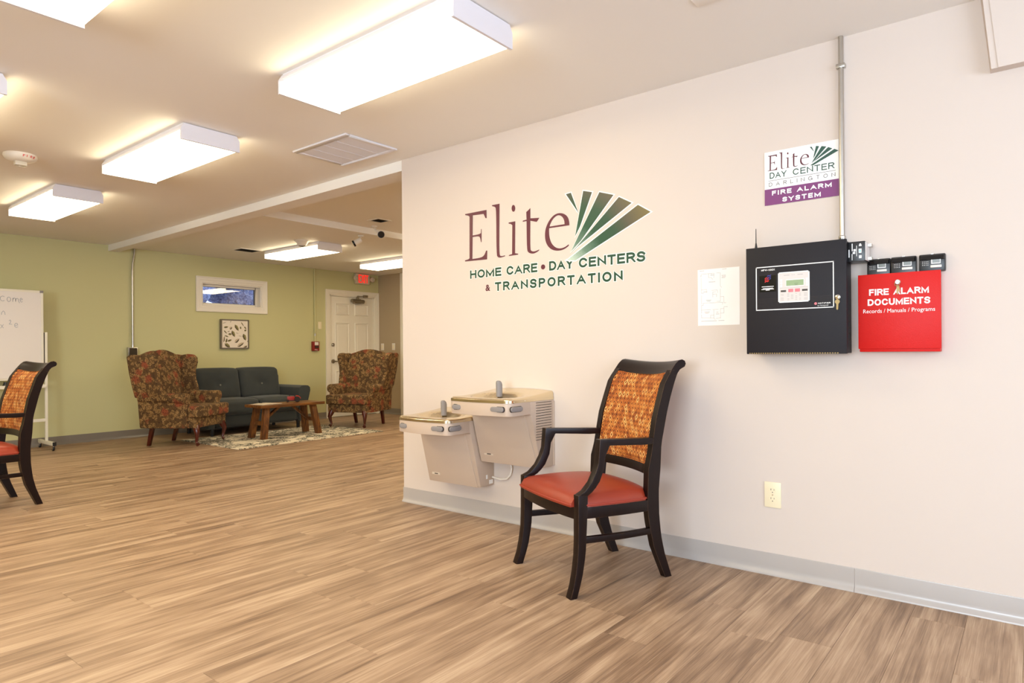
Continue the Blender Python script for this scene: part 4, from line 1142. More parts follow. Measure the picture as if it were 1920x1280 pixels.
ot = thing('wall_outlet', 'ivory duplex outlet low on the cream wall', 'outlet', (WALL_X, 0.967, 0.318))
MB().box(WALL_X-.006, 0.9285, 0.3185, WALL_X, 1.0045, 0.4385).build('plate', 'ivory_plastic', ot, 0.003)
for z in (0.399, 0.358):
    prof = [(0.0165*math.cos(R(a)), max(-0.0135, min(0.0135, 0.0140*math.sin(R(a))))) for a in range(0, 360, 15)]
    r_ = MB().prism([(0.9665+a, z+b) for a, b in prof], (WALL_X-.006,0,0), (0,1,0), (0,0,1), (-.0022,0,0)).build('receptacle', 'ivory_plastic', ot)
    MB().box(WALL_X-.0088, 0.9725, z+.001, WALL_X-.008, 0.9745, z+.009).box(WALL_X-.0088, 0.9588, z+.001, WALL_X-.008, 0.9605, z+.008).box(WALL_X-.0088, 0.9646, z-.010, WALL_X-.008, 0.9686, z-.006).build('slots', 'slot_dark', r_)
MB().lathe([(0.003,0),(0.003,-.0015)], (WALL_X-.006, 0.9665, 0.3785), 'x', 10).build('screw', 'chrome', ot)

# ------------------------------------------------------------------ drinking fountains
def apron_plan(y0, y1, xb, xf, bulge, r=0.045, n=6):
    """plan polygon from back right round the front to back left (y0 = right)"""
    pts = [(xb, y0)]
    for k in range(n+1):
        a = math.pi/2*k/n
        pts.append((xf + r - r*math.sin(a), y0 + r - r*math.cos(a)))
    m_ = 7
    for k in range(1, m_):
        s = k/m_; pts.append((xf - bulge*math.sin(math.pi*s), y0 + r + (y1-y0-2*r)*s))
    for k in range(n+1):
        a = math.pi/2*(1-k/n)
        pts.append((xf + r - r*math.sin(a), y1 - r + r*math.cos(a)))
    pts.append((xb, y1))
    return pts
def fountain(y0, y1, zr, zb, label, right):
    """y0 = right side, y1 = left side, zr = apron top, zb = underside"""
    t = thing('drinking_fountain', label, 'drinking fountain', (WALL_X, (y0+y1)/2, zb), group='wall drinking fountains')
    xb, xf = 2.945, 2.762
    za = zr - 0.075
    mb = MB()
    plan = apron_plan(y0, y1, xb+0.01, xf, 0.018)
    MB().prism(plan, (0,0,za), (1,0,0), (0,1,0), (0,0,zr-za)).build('apron', 'fountain_paint', t, 0.004)
    # cabinet with a front that leans back towards the bottom
    prof = [(WALL_X, zr), (xb, zr), (xb, za), (2.96, za-0.004), (3.05, zb), (WALL_X, zb)]
    MB().prism(prof, (0, y0, 0), (1,0,0), (0,0,1), (0, y1-y0, 0)).build('cabinet', 'fountain_paint', t, 0.006)
    # raised front panel of the cabinet
    MB().hexa([(2.956, y0+.05, za-.004),(2.970, y0+.05, za-.004),(2.970, y1-.004, za-.004),(2.956, y1-.004, za-.004),
               (3.044, y0+.02, zb-.003),(3.058, y0+.02, zb-.003),(3.058, y1-.004, zb-.003),(3.044, y1-.004, zb-.003)]).build('front_panel', 'fountain_paint', t, 0.006)
    # stainless basin
    B = 1.0; rows = []
    ny, nx = 30, 26
    grid = []
    def front_x(y):
        r = 0.045
        if y < y0 + r: dd = (y0 + r - y); return xf + r - math.sqrt(max(0, r*r - dd*dd))
        if y > y1 - r: dd = (y - y1 + r); return xf + r - math.sqrt(max(0, r*r - dd*dd))
        return xf - 0.018*math.sin(math.pi*(y - y0 - r)/(y1 - y0 - 2*r))
    yc = (y0+y1)/2
    for i in range(ny+1):
        yy = y0 + (y1-y0)*(0.5 - 0.5*math.cos(math.pi*i/ny)); rowp = []
        fx = front_x(yy)
        for j in range(nx+1):
            s = j/nx; xx = fx + (WALL_X - 0.004 - fx)*s
            z = zr + 0.022 + 0.035*max(0, (s-0.25)/0.75)**1.4*(0.72+0.28*math.cos(math.pi*(yy-yc)/(y1-y0)))
            dx, dy = (xx-2.93)/0.125, (yy-yc)/0.165
            rr = dx*dx + dy*dy
            z -= 0.062*(1-rr*rr) if rr < 1 else 0
            ed = min(yy-y0, y1-yy, xx-fx)
            z -= 0.012*max(0, 1-ed/0.012)**2
            rowp.append((xx, yy, z))
        grid.append(rowp)
    mb = MB().sheet(grid)
    for edge in (grid[0], grid[-1], [r_[0] for r_ in grid]):
        mb.sheet([edge, [(a, b, zr+.002) for a, b, c in edge]])
    bs = mb.build('basin', 'steel', t, smooth=True, ang=80)
    rim = apron_plan(y0-.002, y1+.002, WALL_X-.002, xf-.002, 0.018)
    rings = [[(a, b, zr-.002) for a, b in rim], [(a, b, zr+.004) for a, b in rim], [(a+.0, b, zr+.013) for a, b in rim]]
    MB().loft(rings, cap=False).build('rim_band', 'steel', bs, smooth=True, ang=60)
    MB().lathe([(0.018,0),(0.018,0.002),(0.006,0.003)], (2.95, yc, zr-.026), n=16).build('drain', 'chrome', bs, smooth=True)
    # bubbler
    by, bx = y0+0.285, 3.02
    ring = []
    for (k, h, ox, r) in ((0,0,0,.017),(1,.03,0,.018),(2,.07,0,.0185),(3,.085,-.003,.017),(4,.095,-.007,.011),(5,.097,-.009,.004)):
        ring.append([(bx+ox+r*math.cos(2*math.pi*q/16)*1.15, by+r*math.sin(2*math.pi*q/16), zr+.012+h) for q in range(16)])
    MB().loft(ring).build('bubbler', 'grey_rubber', t, smooth=True, ang=60)
    # push bars, two on the front and one on the right side
    zm = (za+zr)/2 + 0.002
    for (ya, hw) in ((y1-0.074, 0.032), (y0+0.080, 0.046)):
        fx = front_x(ya)
        prof = [(hw*max(-1,min(1,1.0*math.cos(R(a)))) if False else (hw-.014)*(1 if math.cos(R(a))>0 else -1)+.014*math.cos(R(a)), .0140*math.sin(R(a))) for a in range(0, 360, 15)]
        MB().prism([(ya+a, zm+b) for a, b in prof], (fx+.006,0,0), (0,1,0), (0,0,1), (-.016,0,0)).build('push_bar', 'grey_rubber', t, 0.005)
        MB().prism([(ya+a*1.06, zm+b*1.15) for a, b in prof], (fx+.006,0,0), (0,1,0), (0,0,1), (-.0065,0,0)).build('push_bar_rim', 'slot_dark', t)
    prof = [((.05-.014)*(1 if math.cos(R(a))>0 else -1)+.014*math.cos(R(a)), .0140*math.sin(R(a))) for a in range(0, 360, 15)]
    MB().prism([(2.822+a, zm+b) for a, b in prof], (0,y0+.004,0), (1,0,0), (0,0,1), (0,-.014,0)).build('push_bar', 'grey_rubber', t, 0.005)
    MB().prism([(2.822+a*1.06, zm+b*1.15) for a, b in prof], (0,y0+.004,0), (1,0,0), (0,0,1), (0,-.0045,0)).build('push_bar_rim', 'slot_dark', t)
    MB().box(3.028, y1-.115, zb+.045, 3.04, y1-.045, zb+.07).build('name_badge', 'badge_grey', t)
    mb = MB().lathe([(0.004,0),(0.004,-.006)], (3.036, y1-.084, zb+.061), 'x', 8).box(3.027, y1-.098, zb+.049, 3.03, y1-.068, zb+.055)
    mb.build('badge_print', 'ink_dark', t)
    for xx in (2.80, 2.90): MB().lathe([(0.004,0),(0.003,-.002)], (xx, y0-.002, zr+.005), 'y', 8).build('rivet', 'chrome', t)
    if right:
        for k in range(15):
            z = zr - 0.012 - k*0.0152
            MB().hexa([(3.003,y0-.001,z-.002),(3.155,y0-.001,z-.002),(3.155,y0+.001,z-.002),(3.003,y0+.001,z-.002),
                       (3.003,y0-.001,z+.0010),(3.155,y0-.001,z+.0010),(3.155,y0+.001,z+.0010),(3.003,y0+.001,z+.0010)]).build('louver_slot', 'slot_dark', t)
            MB().prism([(3.003, z-.0085),(3.155, z-.0085),(3.155, z-.002),(3.003, z-.002)], (0,y0-.003,0), (1,0,0), (0,0,1), (0,.004,0)).build('louver', 'fountain_paint', t)
        MB().box(3.17, y0-.006, zb, WALL_X, y0+.002, zr-.01).build('back_flange', 'fountain_paint', t)
    else:
        MB().box(3.10, y0-.0012, zb+.045, 3.115, y0, zb+.07).box(3.13, y0-.0012, zb+.01, 3.165, y0, zb+.035).build('worn_patch', 'white_print', t)
    return t
fountain(2.222, 2.681, 0.782, 0.390, 'higher drinking fountain with side louvers on the cream wall behind the armchair', True)
fountain(2.686, 3.134, 0.645, 0.222, 'lower drinking fountain hung nearest the wall corner', False)
tag(MB().tube([(3.16,2.684,0.272),(3.162,2.62,0.264),(3.163,2.57,0.272),(3.163,2.54,0.30),(3.163,2.53,0.34),(3.16,2.54,0.392)], 0.006, 8).build('water_tube', 'white_plastic', None, smooth=True),
    'thin white tube looping between the two drinking fountains', 'tube')

# ------------------------------------------------------------------ wooden armchairs
def armchair(label, loc, rotz):
    t = thing('armchair', label, 'armchair', loc, rotz, 'wooden armchairs with diamond fabric backs')
    def xo(y): return 0.287 - (0.29 - y)*(0.052/0.575)
    def ribbon(f, r, s, thick, inset=0.0, ends=None):
        rings = []
        for (yf, zf), (yr, zr_) in zip(f, r):
            a, b = xo(yf)-inset, xo(yr)-inset
            rings.append([(s*a, yf, zf), (s*(a-thick), yf, zf), (s*(b-thick), yr, zr_), (s*b, yr, zr_)])
        if ends is None: return MB().loft(rings)
        mb = MB().loft(rings, cap=False); e = rings[ends]; return mb.add(e, [tuple(range(4))])
    def ip(P, z):
        P = sorted(P, key=lambda p: p[1]); return float(np.interp(z, [p[1] for p in P], [p[0] for p in P]))
    ff = [(.291,0),(.272,.055),(.26,.111),(.250,.18),(.247,.243),(.246,.34),(.245,.44)]
    fr = [(.255,0),(.238,.050),(.224,.097),(.212,.16),(.206,.204),(.199,.32),(.194,.434)]
    pr = [(-.291,0),(-.246,.123),(-.227,.203),(-.216,.299),(-.214,.41),(-.226,.513),(-.233,.627),(-.251,.698),(-.269,.771),(-.293,.847),(-.323,.924),(-.348,.972),(-.366,1.0)]
    pf = [(-.252,0),(-.183,.15),(-.156,.26),(-.146,.329),(-.148,.42),(-.152,.515),(-.170,.577),(-.185,.66),(-.20,.741),(-.23,.832),(-.258,.913),(-.307,.976),(-.33,1.0)]
    af = [(.245,.438),(.209,.454),(.173,.489),(.149,.531),(.134,.572),(.129,.63),(.125,.672),(-.154,.660),(-.235,.655)]
    ar = [(.194,.433),(.170,.447),(.150,.464),(.128,.489),(.104,.540),(.095,.598),(.070,.642),(-.127,.630),(-.235,.630)]
    for s in (1, -1):
        ribbon(ff, fr, s, 0.042).build('leg', 'espresso', t, 0.003)
        zs = list(np.linspace(0, 0.42, 12)); ribbon([(ip(pf, z), z) for z in zs], [(ip(pr, z), z) for z in zs], s, 0.036, 0.0, 0).build('leg', 'espresso', t, smooth=True)
        zs = list(np.linspace(0.42, 0.970, 18)); ribbon([(ip(pf, z), z) for z in zs], [(ip(pr, z), z) for z in zs], s, 0.036, 0.0, -1).build('back_post', 'espresso', t, smooth=True)
        ribbon(af, ar, s, 0.038, 0.001).build('armrest', 'espresso', t, 0.003)
        # curved side rail and stretcher
        def side(z0, z1, th, bow, zd=0.0):
            rg = []
            for k in range(9):
                q = k/8; y = .215 - (.215+.19)*q; x = xo(y) - .004 + bow*math.sin(math.pi*q); dz = zd*q
                rg.append([(s*x, y, z0+dz), (s*(x-th), y, z0+dz), (s*(x-th), y, z1+dz), (s*x, y, z1+dz)])
            return MB().loft(rg)
        side(.335, .386, .026, .012, -.012).build('seat_rail', 'espresso', t, 0.002)
        side(.228, .256, .024, .012, -.014).build('stretcher', 'espresso', t, 0.003)
    rg = []
    for k in range(9):
        q = k/8; x = -.245+.49*q; y = .246 + .022*math.sin(math.pi*q)
        rg.append([(x, y, .332), (x, y-.026, .332), (x, y-.026, .388), (x, y, .388)])
    MB().loft(rg).build('seat_rail', 'espresso', t, 0.002)
    MB().box(-.205, -.20, .325, .205, -.172, .378).build('seat_rail', 'espresso', t, 0.002)
    # seat cushion
    def hw(v):   # half width along y
        y = .262 - v*0.462
        return xo(y) - 0.008 + 0.012*math.sin(math.pi*v)
    def outline(v): return hw(v)
    n, m_ = 22, 22; top = []
    for i in range(n+1):
        v = i/n; y = .262 - v*0.462; r_ = []
        for j in range(m_+1):
            u = -1 + 2*j/m_
            fr_ = 0.020*(1-u*u)*(1-v)      # front bow
            corner = 1.0
            x = u*hw(v)
            e = min(1, (1-abs(u))*6.5)*1.0; e2 = min(1, min(v, 1-v)*10)
            edge = math.sqrt(max(0, 1-(1-e)**2))*math.sqrt(max(0, 1-(1-e2)**2))
            z = .392 + .040*edge + .042*(1-abs(u)**2.4)*(1-abs(2*v-1)**2.6)
            # cut round the front legs and back posts
            if v > .9: x *= 0.90
            if v < .12 and abs(u) > .85: x = math.copysign(min(abs(x), .246), x)
            r_.append((x, y + fr_, z - .012*v))
        top.append(r_)
    mb = MB().sheet(top)
    loop = [top[0][j] for j in range(m_+1)] + [top[i][m_] for i in range(1, n+1)] + [top[n][j] for j in range(m_-1, -1, -1)] + [top[i][0] for i in range(n-1, 0, -1)]
    low = [(x, y, .386 - .012*(.262-y)/.462) for x, y, z in loop]
    k0 = len(mb.v); L = len(loop)
    mb.add(loop + low, [(q, (q+1) % L, L+(q+1) % L, L+q) for q in range(L)])
    mb.build('seat', 'leather', t, smooth=True, ang=70)
    MB().tube([(x*1.004, y, .3955 - .012*(.262-y)/.462) for x, y, z in loop] , 0.0042, 8).build('piping', 'piping_red', t, smooth=True)
    # back rails and upholstered panel, bowed backwards in plan
    def bow(x): return -.028*(1-(x/.20)**2)
    def rail(z0, z1, th, half, dip=0.0):
        rg = []
        for k in range(13):
            x = -half + 2*half*k/12; dz = -dip*(1-(x/half)**2)
            y0, y1 = ip(pf, z0), ip(pf, z1)
            rg.append([(x, y0+bow(x)-.004, z0+dz), (x, y1+bow(x)-.004, z1+dz), (x, y1+bow(x)-th, z1+dz+.004), (x, y0+bow(x)-th, z0+dz)])
        return MB().loft(rg)
    rail(.490, .540, .03, .205).build('back_rail', 'espresso', t, 0.003)
    # scrolled top rail
    rg = []
    for k in range(17):
        x = -.232 + .464*k/16; b = bow(x*.86); dz = -.014*(1-(x/.232)**2)
        ring = []
        for (yy, zz) in ((-.292,.960),(-.302,.972),(-.313,.986),(-.325,1.000),(-.345,1.016),(-.365,1.020),(-.381,1.013),(-.387,.999),(-.380,.985),(-.366,.979),(-.352,.972),(-.338,.956),(-.328,.945),(-.312,.944)):
            ring.append((x, yy+b, zz+dz))
        rg.append(ring)
    MB().loft(rg).build('top_rail', 'espresso', t, smooth=True, ang=50)
    g = []; gb = []
    for i in range(19):
        v = i/18; z = .535 + v*.420; rowf, rowb = [], []
        for j in range(17):
            u = -1+2*j/16; half = .201 - .004*v; x = u*half
            e = (1-abs(u)**6)*(1-abs(2*v-1)**8)
            y = ip(pf, z) + bow(x) - .008 + .018*e
            rowf.append((x, y, z - .014*v*(1-u*u))); rowb.append((x, ip(pf, z)+bow(x)-.034, z - .014*v*(1-u*u)))
        g.append(rowf); gb.append(rowb)
    mb = MB().sheet(g).sheet(gb)
    mb.build('back_panel', 'diamond', t, smooth=True, ang=60)
    edge = [g[0][j] for j in range(17)] + [g[i][16] for i in range(1, 19)] + [g[18][j] for j in range(15, -1, -1)] + [g[i][0] for i in range(17, -1, -1)]
    MB().tube(edge, 0.0045, 6).build('back_piping', 'diamond', t, smooth=True)
    return t
ch = armchair('dark wood armchair with orange diamond back and red seat beside the fountains', (2.72, 1.68, 0), R(63.9))
dup(ch, (1.262, 5.77, 0), R(95), 'dark wood armchair with red seat, cut off at left in front of whiteboard')

# ------------------------------------------------------------------ wing chairs
def wing_chair(label, loc, rotz):
    t = thing('wing_chair', label, 'wing chair', loc, rotz, 'floral wing chairs')
    # seat base and cushion
    def rbox(x0, x1, y0, y1, z0, z1, r, name, sub=0):
        return MB().box(x0, y0, z0, x1, y1, z1).build(name, 'floral', t, r, 4)
    rbox(-.315, .315, -.30, .305, .215, .335, .018, 'seat_base')
    # T cushion, rounded
    prof = [(-.245,-.22),(.245,-.22),(.245,.19),(.325,.205),(.325,.345),(-.325,.345),(-.325,.205),(-.245,.19)]
    MB().prism(prof, (0,0,.332), (1,0,0), (0,1,0), (0,0,.135)).build('seat_cushion', 'floral', t, .028, 4)
    # back: sections from seat to camel-shaped crest
    rg = []
    for k in range(15):
        v = k/14; z = .24 + v*.80; yf = -.165 - .15*v; yb = -.285 - .135*v - .02*math.sin(math.pi*v)
        hw_ = .300 + .045*v; ring = []
        n = 12
        for j in range(n+1):
            u = -1+2*j/n; crest = .075*math.cos(u*math.pi/2)**1.3*v**4
            ring.append((u*hw_, yf + .03*(1-u*u)*math.sin(math.pi*min(1, v*1.1)), z + crest))
        for j in range(n, -1, -1):
            u = -1+2*j/n; crest = .075*math.cos(u*math.pi/2)**1.3*v**4
            ring.append((u*hw_, yb, z + crest - .012*v))
        rg.append(ring)
    MB().loft(rg).build('back', 'floral', t, smooth=True, ang=50)
    for s in (1, -1):
        # wing outline in (y, z), flaring outward
        out = [(-.40,.56),(-.425,.70),(-.445,.86),(-.455,1.035),(-.40,1.060),(-.32,1.050),(-.24,1.062),(-.17,1.055),(-.125,1.02),(-.115,.96),(-.135,.86),(-.125,.76),(-.085,.66),(-.06,.57)]
        a = [(s*(.300 + .065*max(0,(z-.56))/.5), y, z) for y, z in out]; b = [(s*(.372 + .065*max(0,(z-.56))/.5), y, z) for y, z in out]
        MB().loft([a, b]).build('wing', 'floral', t, .022, 3)
        # rolled arm: side panel, roll and front scroll
        ap = MB().loft([[(s*.262,-.36,.215),(s*.345,-.36,.215),(s*.350,-.385,.575),(s*.258,-.385,.575)],[(s*.262,.215,.215),(s*.345,.215,.215),(s*.350,.215,.56),(s*.258,.215,.56)]]).build('arm', 'floral', t, .018, 3)
        MB().tube([(s*.318,-.37,.560),(s*.320,-.1,.556),(s*.322,.10,.553),(s*.324,.215,.550)], [.054,.056,.060,.064], 18).build('arm_roll', 'floral', ap, .008, 2)
        # cabriole front leg
        pts = [(s*.262,.275,.235),(s*.275,.292,.195),(s*.283,.305,.155),(s*.276,.296,.105),(s*.268,.288,.06),(s*.270,.296,.036),(s*.276,.310,.026)]
        MB().tube(pts, [.040,.036,.028,.020,.0155,.019,.024], 12).build('leg', 'mahogany', t, smooth=True)
        MB().loft([[(s*x, y, .225) for x, y in ((.212,-.295),(.258,-.295),(.258,-.250),(.212,-.250))], [(s*x, y, 0) for x, y in ((.210,-.345),(.246,-.345),(.246,-.308),(.210,-.308))]]).build('leg', 'mahogany', t, .004)
    return t
wc = wing_chair('floral wing chair in front of the junction box, left of the dark sofa', (3.675, 7.87, 0.0062), R(212))
dup(wc, (6.07, 7.71, 0.0062), R(111), 'floral wing chair in front of the white door, right of the sofa')

# ------------------------------------------------------------------ sofa
sf = thing('sofa', 'dark slate two-seat sofa against the green wall between the wing chairs', 'sofa', (4.82, 8.60, 0), 0.0)
def cushion(x0, x1, y0, y1, z0, z1, puff, name, parent, lean=0.0, m='sofa_fabric', tuft=None, n=14):
    """soft box: rounded edges and crowned faces"""
    r = 0.045
    mb = MB()
    def pt(a, b, c):
        x = x0 + (x1-x0)*(a+1)/2; y = y0 + (y1-y0)*(b+1)/2; z = z0 + (z1-z0)*(c+1)/2
        return x, y, z
    bm_ = bmesh.new(); bmesh.ops.create_cube(bm_, size=2.0); bmesh.ops.subdivide_edges(bm_, edges=bm_.edges, cuts=n, use_grid_fill=True)
    P = []
    cx, cy, cz = (x0+x1)/2, (y0+y1)/2, (z0+z1)/2; hx, hy, hz = (x1-x0)/2, (y1-y0)/2, (z1-z0)/2
    for v in bm_.verts:
        a, b, c = v.co
        x, y, z = a*hx, b*hy, c*hz
        ix, iy, iz = max(-hx+r, min(hx-r, x)), max(-hy+r, min(hy-r, y)), max(-hz+r, min(hz-r, z))
        d = Vector((x-ix, y-iy, z-iz))
        if d.length > 1e-6: d = d.normalized()*r
        x, y, z = ix+d.x, iy+d.y, iz+d.z
        z += puff[2]*c*(1-a**4)*(1-b**4); y += puff[1]*b*(1-a**4)*(1-c**4); x += puff[0]*a*(1-b**4)*(1-c**4)
        if tuft and b < -.6: y += .03*math.exp(-((x/hx)**2+(z/hz)**2)*14)
        y += lean*(z+hz)
        P.append((cx+x, cy+y, cz+z))
    bm_.verts.index_update()
    F = [tuple(v.index for v in f.verts) for f in bm_.faces]; bm_.free()
    mb.add(P, F)
    return mb.build(name, m, parent, smooth=True, ang=180)
# local origin at (4.82, 8.60)
cushion(-.64, .64, -.33, .30, .10, .29, (0,.0,.0), 'base', sf)
for x0 in (-.61, .005): cushion(x0, x0+.605, -.39, .12, .27, .455, (.0,.012,.02), 'seat_cushion', sf)
for x0 in (-.61, .005):
    b = cushion(x0, x0+.605, .07, .27, .44, .86, (.0,.02,.015), 'back_cushion', sf, lean=.22, tuft=True)
    MB().lathe([(0.0,-.006),(.010,-.004),(.014,.004)], (x0+.30, .085, .64), 'y', 12).build('button', 'sofa_button', b, smooth=True)
cushion(-.68, .68, .20, .42, .12, .78, (0,0,.01), 'back_frame', sf, lean=.06)
for s in (1, -1):
    a0, a1 = sorted((s*.60, s*.80))
    rg = []
    for (z, xi, xo_) in ((.10,.62,.70),(.30,.62,.745),(.45,.62,.785),(.53,.61,.805),(.575,.625,.80),(.60,.66,.77),(.605,.70,.73)):
        ring = []
        for (x, y) in ((xi,-.36),(xo_,-.36),(xo_,-.2),(xo_,.1),(xo_,.36),(xi,.36),(xi,.1),(xi,-.2)):
            ring.append((s*x, y, z))
        rg.append(ring)
    MB().loft(rg).build('arm', 'sofa_fabric', sf, .03, 4, ang=60)
    for yy in (-.31, .32): MB().lathe([(.026,.11),(.022,0)], (s*.63, yy, 0), n=12).build('foot', 'chair_foot', sf, smooth=True)

# ------------------------------------------------------------------ rug, table, things on it
rg_ = MB().box(3.78, 6.91, 0.0005, 5.86, 8.25, 0.006).build('rug', 'rug')
tag(rg_, 'cream rug with grey leaf scrolls under the rustic table', 'rug')
tb = thing('coffee_table', 'rustic brown wooden bench table on the cream rug', 'table', (4.80, 7.58, 0.0062), 0.0)
def tbl(name, v, m='table_wood', bev=.005): return MB().hexa(v).build(name, m, tb, bev)
# top of two boards; local origin at (4.80, 7.58)
MB().box(-.455, -.195, .385, .465, .000, .420).build('top_board', 'table_wood_long', tb, .006)
MB().box(-.455, .003, .385, .465, .195, .420).build('top_board', 'table_wood_long', tb, .006)
for sx in (-1, 1):
    for sy in (-1, 1):
        xt, xb_, yt, yb_ = sx*.335, sx*.395, sy*.105, sy*.145
        hx, hy = .038, .030
        tbl('leg', [(xb_-hx,yb_-hy,0),(xb_+hx,yb_-hy,0),(xb_+hx,yb_+hy,0),(xb_-hx,yb_+hy,0),(xt-hx,yt-hy,.386),(xt+hx,yt-hy,.386),(xt+hx,yt+hy,.386),(xt-hx,yt+hy,.386)])
    x = sx*.368
    tbl('stretcher', [(x-.02,-.11,.165),(x+.02,-.11,.165),(x+.02,.11,.165),(x-.02,.11,.165),(x-.02+sx*-.008,-.10,.215),(x+.02+sx*-.008,-.10,.215),(x+.02+sx*-.008,.10,.215),(x-.02+sx*-.008,.10,.215)])
    tbl('brace', [(sx*.345,-.02,.17),(sx*.345,.02,.17),(sx*.06,.02,.385),(sx*.06,-.02,.385),(sx*.345,-.02,.205),(sx*.345,.02,.205),(sx*.11,.02,.386),(sx*.11,-.02,.386)])
tt = thing('toy_tractor', 'small red toy tractor with black wheels on the rustic table', 'toy', (4.93, 7.60, 0.429), R(-28))
MB().box(-.075, -.016, .035, .015, .016, .068).box(-.078, -.018, .060, .01, .018, .074).build('hood', 'tractor_red', tt, .004)
MB().box(-.06, -.011, .022, .05, .011, .04).build('chassis', 'tractor_red', tt, .003)
MB().box(.03, -.016, .045, .062, .016, .055).box(.055,-.016,.055,.062,.016,.075).build('seat', 'tractor_red', tt, .003)
MB().tube([(.0,0,.06),(.018,0,.088)], .003, 6).tube([(.018+.014*math.cos(a)*.5, .014*math.sin(a), .088+.014*math.cos(a)*.4) for a in np.linspace(0,6.283,14)], .0022, 6).build('steering_wheel', 'tyre', tt)
MB().cyl((-.045,0,.07),(-.045,0,.092),.004,8).build('exhaust', 'tyre', tt)
for s in (-1, 1):
    w_ = MB().lathe([(.018,-.011),(.034,-.011),(.0365,-.006),(.0365,.006),(.034,.011),(.018,.011)], (.045, s*.036, .0365), 'y', 22).build('wheel', 'tyre', tt, smooth=True)
    MB().lathe([(.0,-.009),(.018,-.009),(.018,.009),(.0,.009)], (.045, s*.036, .0365), 'y', 16).build('hub', 'hub_cream', w_)
    MB().tube([(.045+.042*math.cos(a), s*.030, .0365+.042*math.sin(a)) for a in np.linspace(R(10), R(110), 8)], .006, 6).build('fender', 'tractor_red', tt)
    w_ = MB().lathe([(.007,-.007),(.016,-.007),(.0175,-.003),(.0175,.003),(.016,.007),(.007,.007)], (-.072, s*.020, .0175), 'y', 18).build('wheel', 'tyre', tt, smooth=True)
    MB().lathe([(.0,-.0055),(.007,-.0055),(.007,.0055),(.0,.0055)], (-.072, s*.020, .0175), 'y', 12).build('hub', 'hub_cream', w_)
mg = thing('magazine', 'open pale magazine lying on the left end of the rustic table', 'magazine', (4.52, 7.56, 0.4295), R(8))
for s in (-1, 1):
    rgx = [[(s*x, y, z) for y, z in ((-.11, 0), (.11, 0), (.11, h), (-.11, h))] for x, h in ((0,.004),(.03,.011),(.08,.009),(.15,.004))]
    MB().loft(rgx).build('page_block', 'magazine_print', mg)

# ------------------------------------------------------------------ whiteboard on wheels
wb = thing('whiteboard', 'rolling white dry-erase board on casters at the left edge', 'whiteboard', (1.75, 8.76, 0))
bx0, bx1, bz0, bz1, by_ = 1.02, 2.484, 0.79, 1.790, 8.735
MB().box(bx0+.01, by_, bz0+.01, bx1-.01, by_+.016, bz1-.01).build('board', 'board_white', wb)
mb = MB()
mb.box(bx0, by_-.006, bz0, bx1, by_+.022, bz0+.024); mb.box(bx0, by_-.006, bz1-.024, bx1, by_+.022, bz1); mb.box(bx0, by_-.006, bz0+.024, bx0+.022, by_+.022, bz1-.024); mb.box(bx1-.022, by_-.006, bz0+.024, bx1, by_+.022, bz1-.024)
mb.build('board_frame', 'board_frame', wb, .003)
for (x, z) in ((bx1, bz1), (bx1, bz0), (bx0, bz1), (bx0, bz0)):
    sx, sz = (-1 if x == bx1 else 1), (-1 if z == bz1 else 1)
    MB().box(x-sx*.002, by_-.008, z-sz*.002, x+sx*.034, by_+.024, z+sz*.026).build('corner_cap', 'grey_rubber', wb, .004)
mb = MB()
def stroke(P):
    pts = [Vector((2.484 - (81.0 - a/6.4)*0.00486, by_-.0006, 1.790 - (530 + b/6.4 - 545)*0.00602)) for a, b in P]
    for p, q in zip(pts, pts[1:]):
        u = (q-p).normalized(); n_ = Vector((-u.z, 0, u.x))*.0028
        mb.add([p-n_-u*.002, q-n_+u*.002, q+n_+u*.002, p+n_-u*.002], [(0,1,2,3)])
circ = lambda cx, cy, rx, ry, a0=0, a1=360: [(cx+rx*math.cos(R(a)), cy+ry*math.sin(R(a))) for a in np.linspace(a0, a1, 12)]
stroke(circ(30,210,28,28,-50,-310)); stroke(circ(102,216,22,26)); stroke([(148,240),(150,200),(150,215),(165,197),(180,205),(182,236),(184,210),(200,200),(214,208),(216,232),(228,252)])
stroke([(238,218),(262,214),(258,200),(244,196),(236,210),(238,232),(250,242),(264,236)])
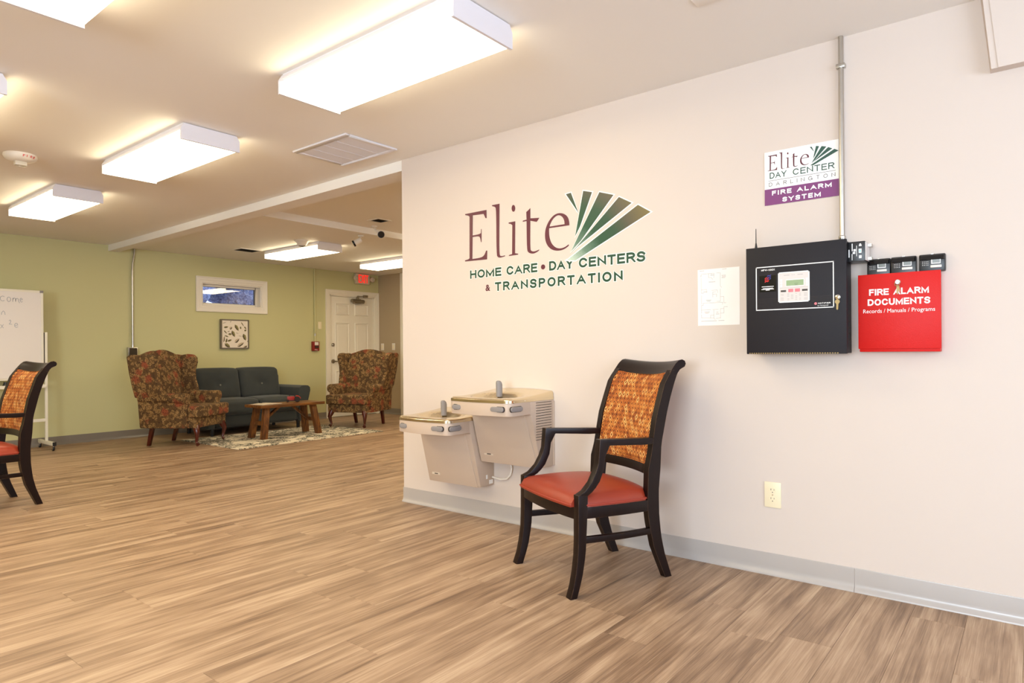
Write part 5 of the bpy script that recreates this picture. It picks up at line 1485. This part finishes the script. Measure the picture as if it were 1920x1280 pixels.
stroke([(15,395),(18,372),(36,352),(52,366),(57,395)]); stroke([(104,464),(116,455),(124,466),(118,486),(104,504),(136,504)]); stroke([(168,520),(204,512),(200,496),(184,490),(168,506),(170,530),(186,540),(206,532)])
stroke([(4,510),(36,550)]); stroke([(36,510),(4,552)])
stroke(circ(-60,200,18,34)); stroke([(-110,180),(-108,240),(-96,250)]); stroke([(-190,190),(-175,245),(-160,205),(-145,245),(-130,190)])
mb.build('handwriting', 'ink_pale', wb)
for x in (2.513, 0.99):
    MB().box(x-.013, 8.745, .098, x+.013, 8.775, 1.325).build('post', 'board_frame', wb, .003)
    MB().box(x-.016, 8.50, .060, x+.016, 9.00, .098).build('foot_bar', 'board_frame', wb, .003)
    MB().box(x-.017, 8.494, .058, x+.017, 8.503, .100).build('end_plug', 'black_plastic', wb)
    for yy in (8.53, 8.975):
        c_ = MB().lathe([(.018,.060),(.018,.055),(.010,.052),(.010,.045)], (x, yy, 0), n=12).box(x-.016, yy-.012, .020, x-.012, yy+.02, .055).box(x+.012, yy-.012, .020, x+.016, yy+.02, .055).build('caster', 'chrome', wb, smooth=True)
        MB().lathe([(.008,-.010),(.024,-.010),(.027,-.005),(.027,.005),(.024,.010),(.008,.010)], (x, yy+.012, .027), 'x', 18).build('wheel', 'black_plastic', c_, smooth=True)
MB().box(1.0, 8.748, .315, 2.50, 8.772, .350).build('cross_bar', 'board_frame', wb, .003)
MB().box(bx0+.02, 8.70, .700, 2.50, 8.79, .712).box(bx0+.02, 8.695, .700, 2.50, 8.702, .738).build('tray', 'board_frame', wb, .002)
MB().box(2.488, 8.748, .80, 2.50, 8.772, 1.32).build('pivot_bracket', 'dark_metal', wb)
mb = MB().lathe([(.036,0),(.034,.010),(.018,.045),(.018,.062),(.0,.064)], (2.135, 8.748, .7135), n=18)
tag(mb.build('board_knob', 'black_plastic', None, smooth=True), 'black conical knob standing on the whiteboard tray', 'knob')

for o in bpy.data.objects:
    if '_o' in o.keys(): del o['_o']
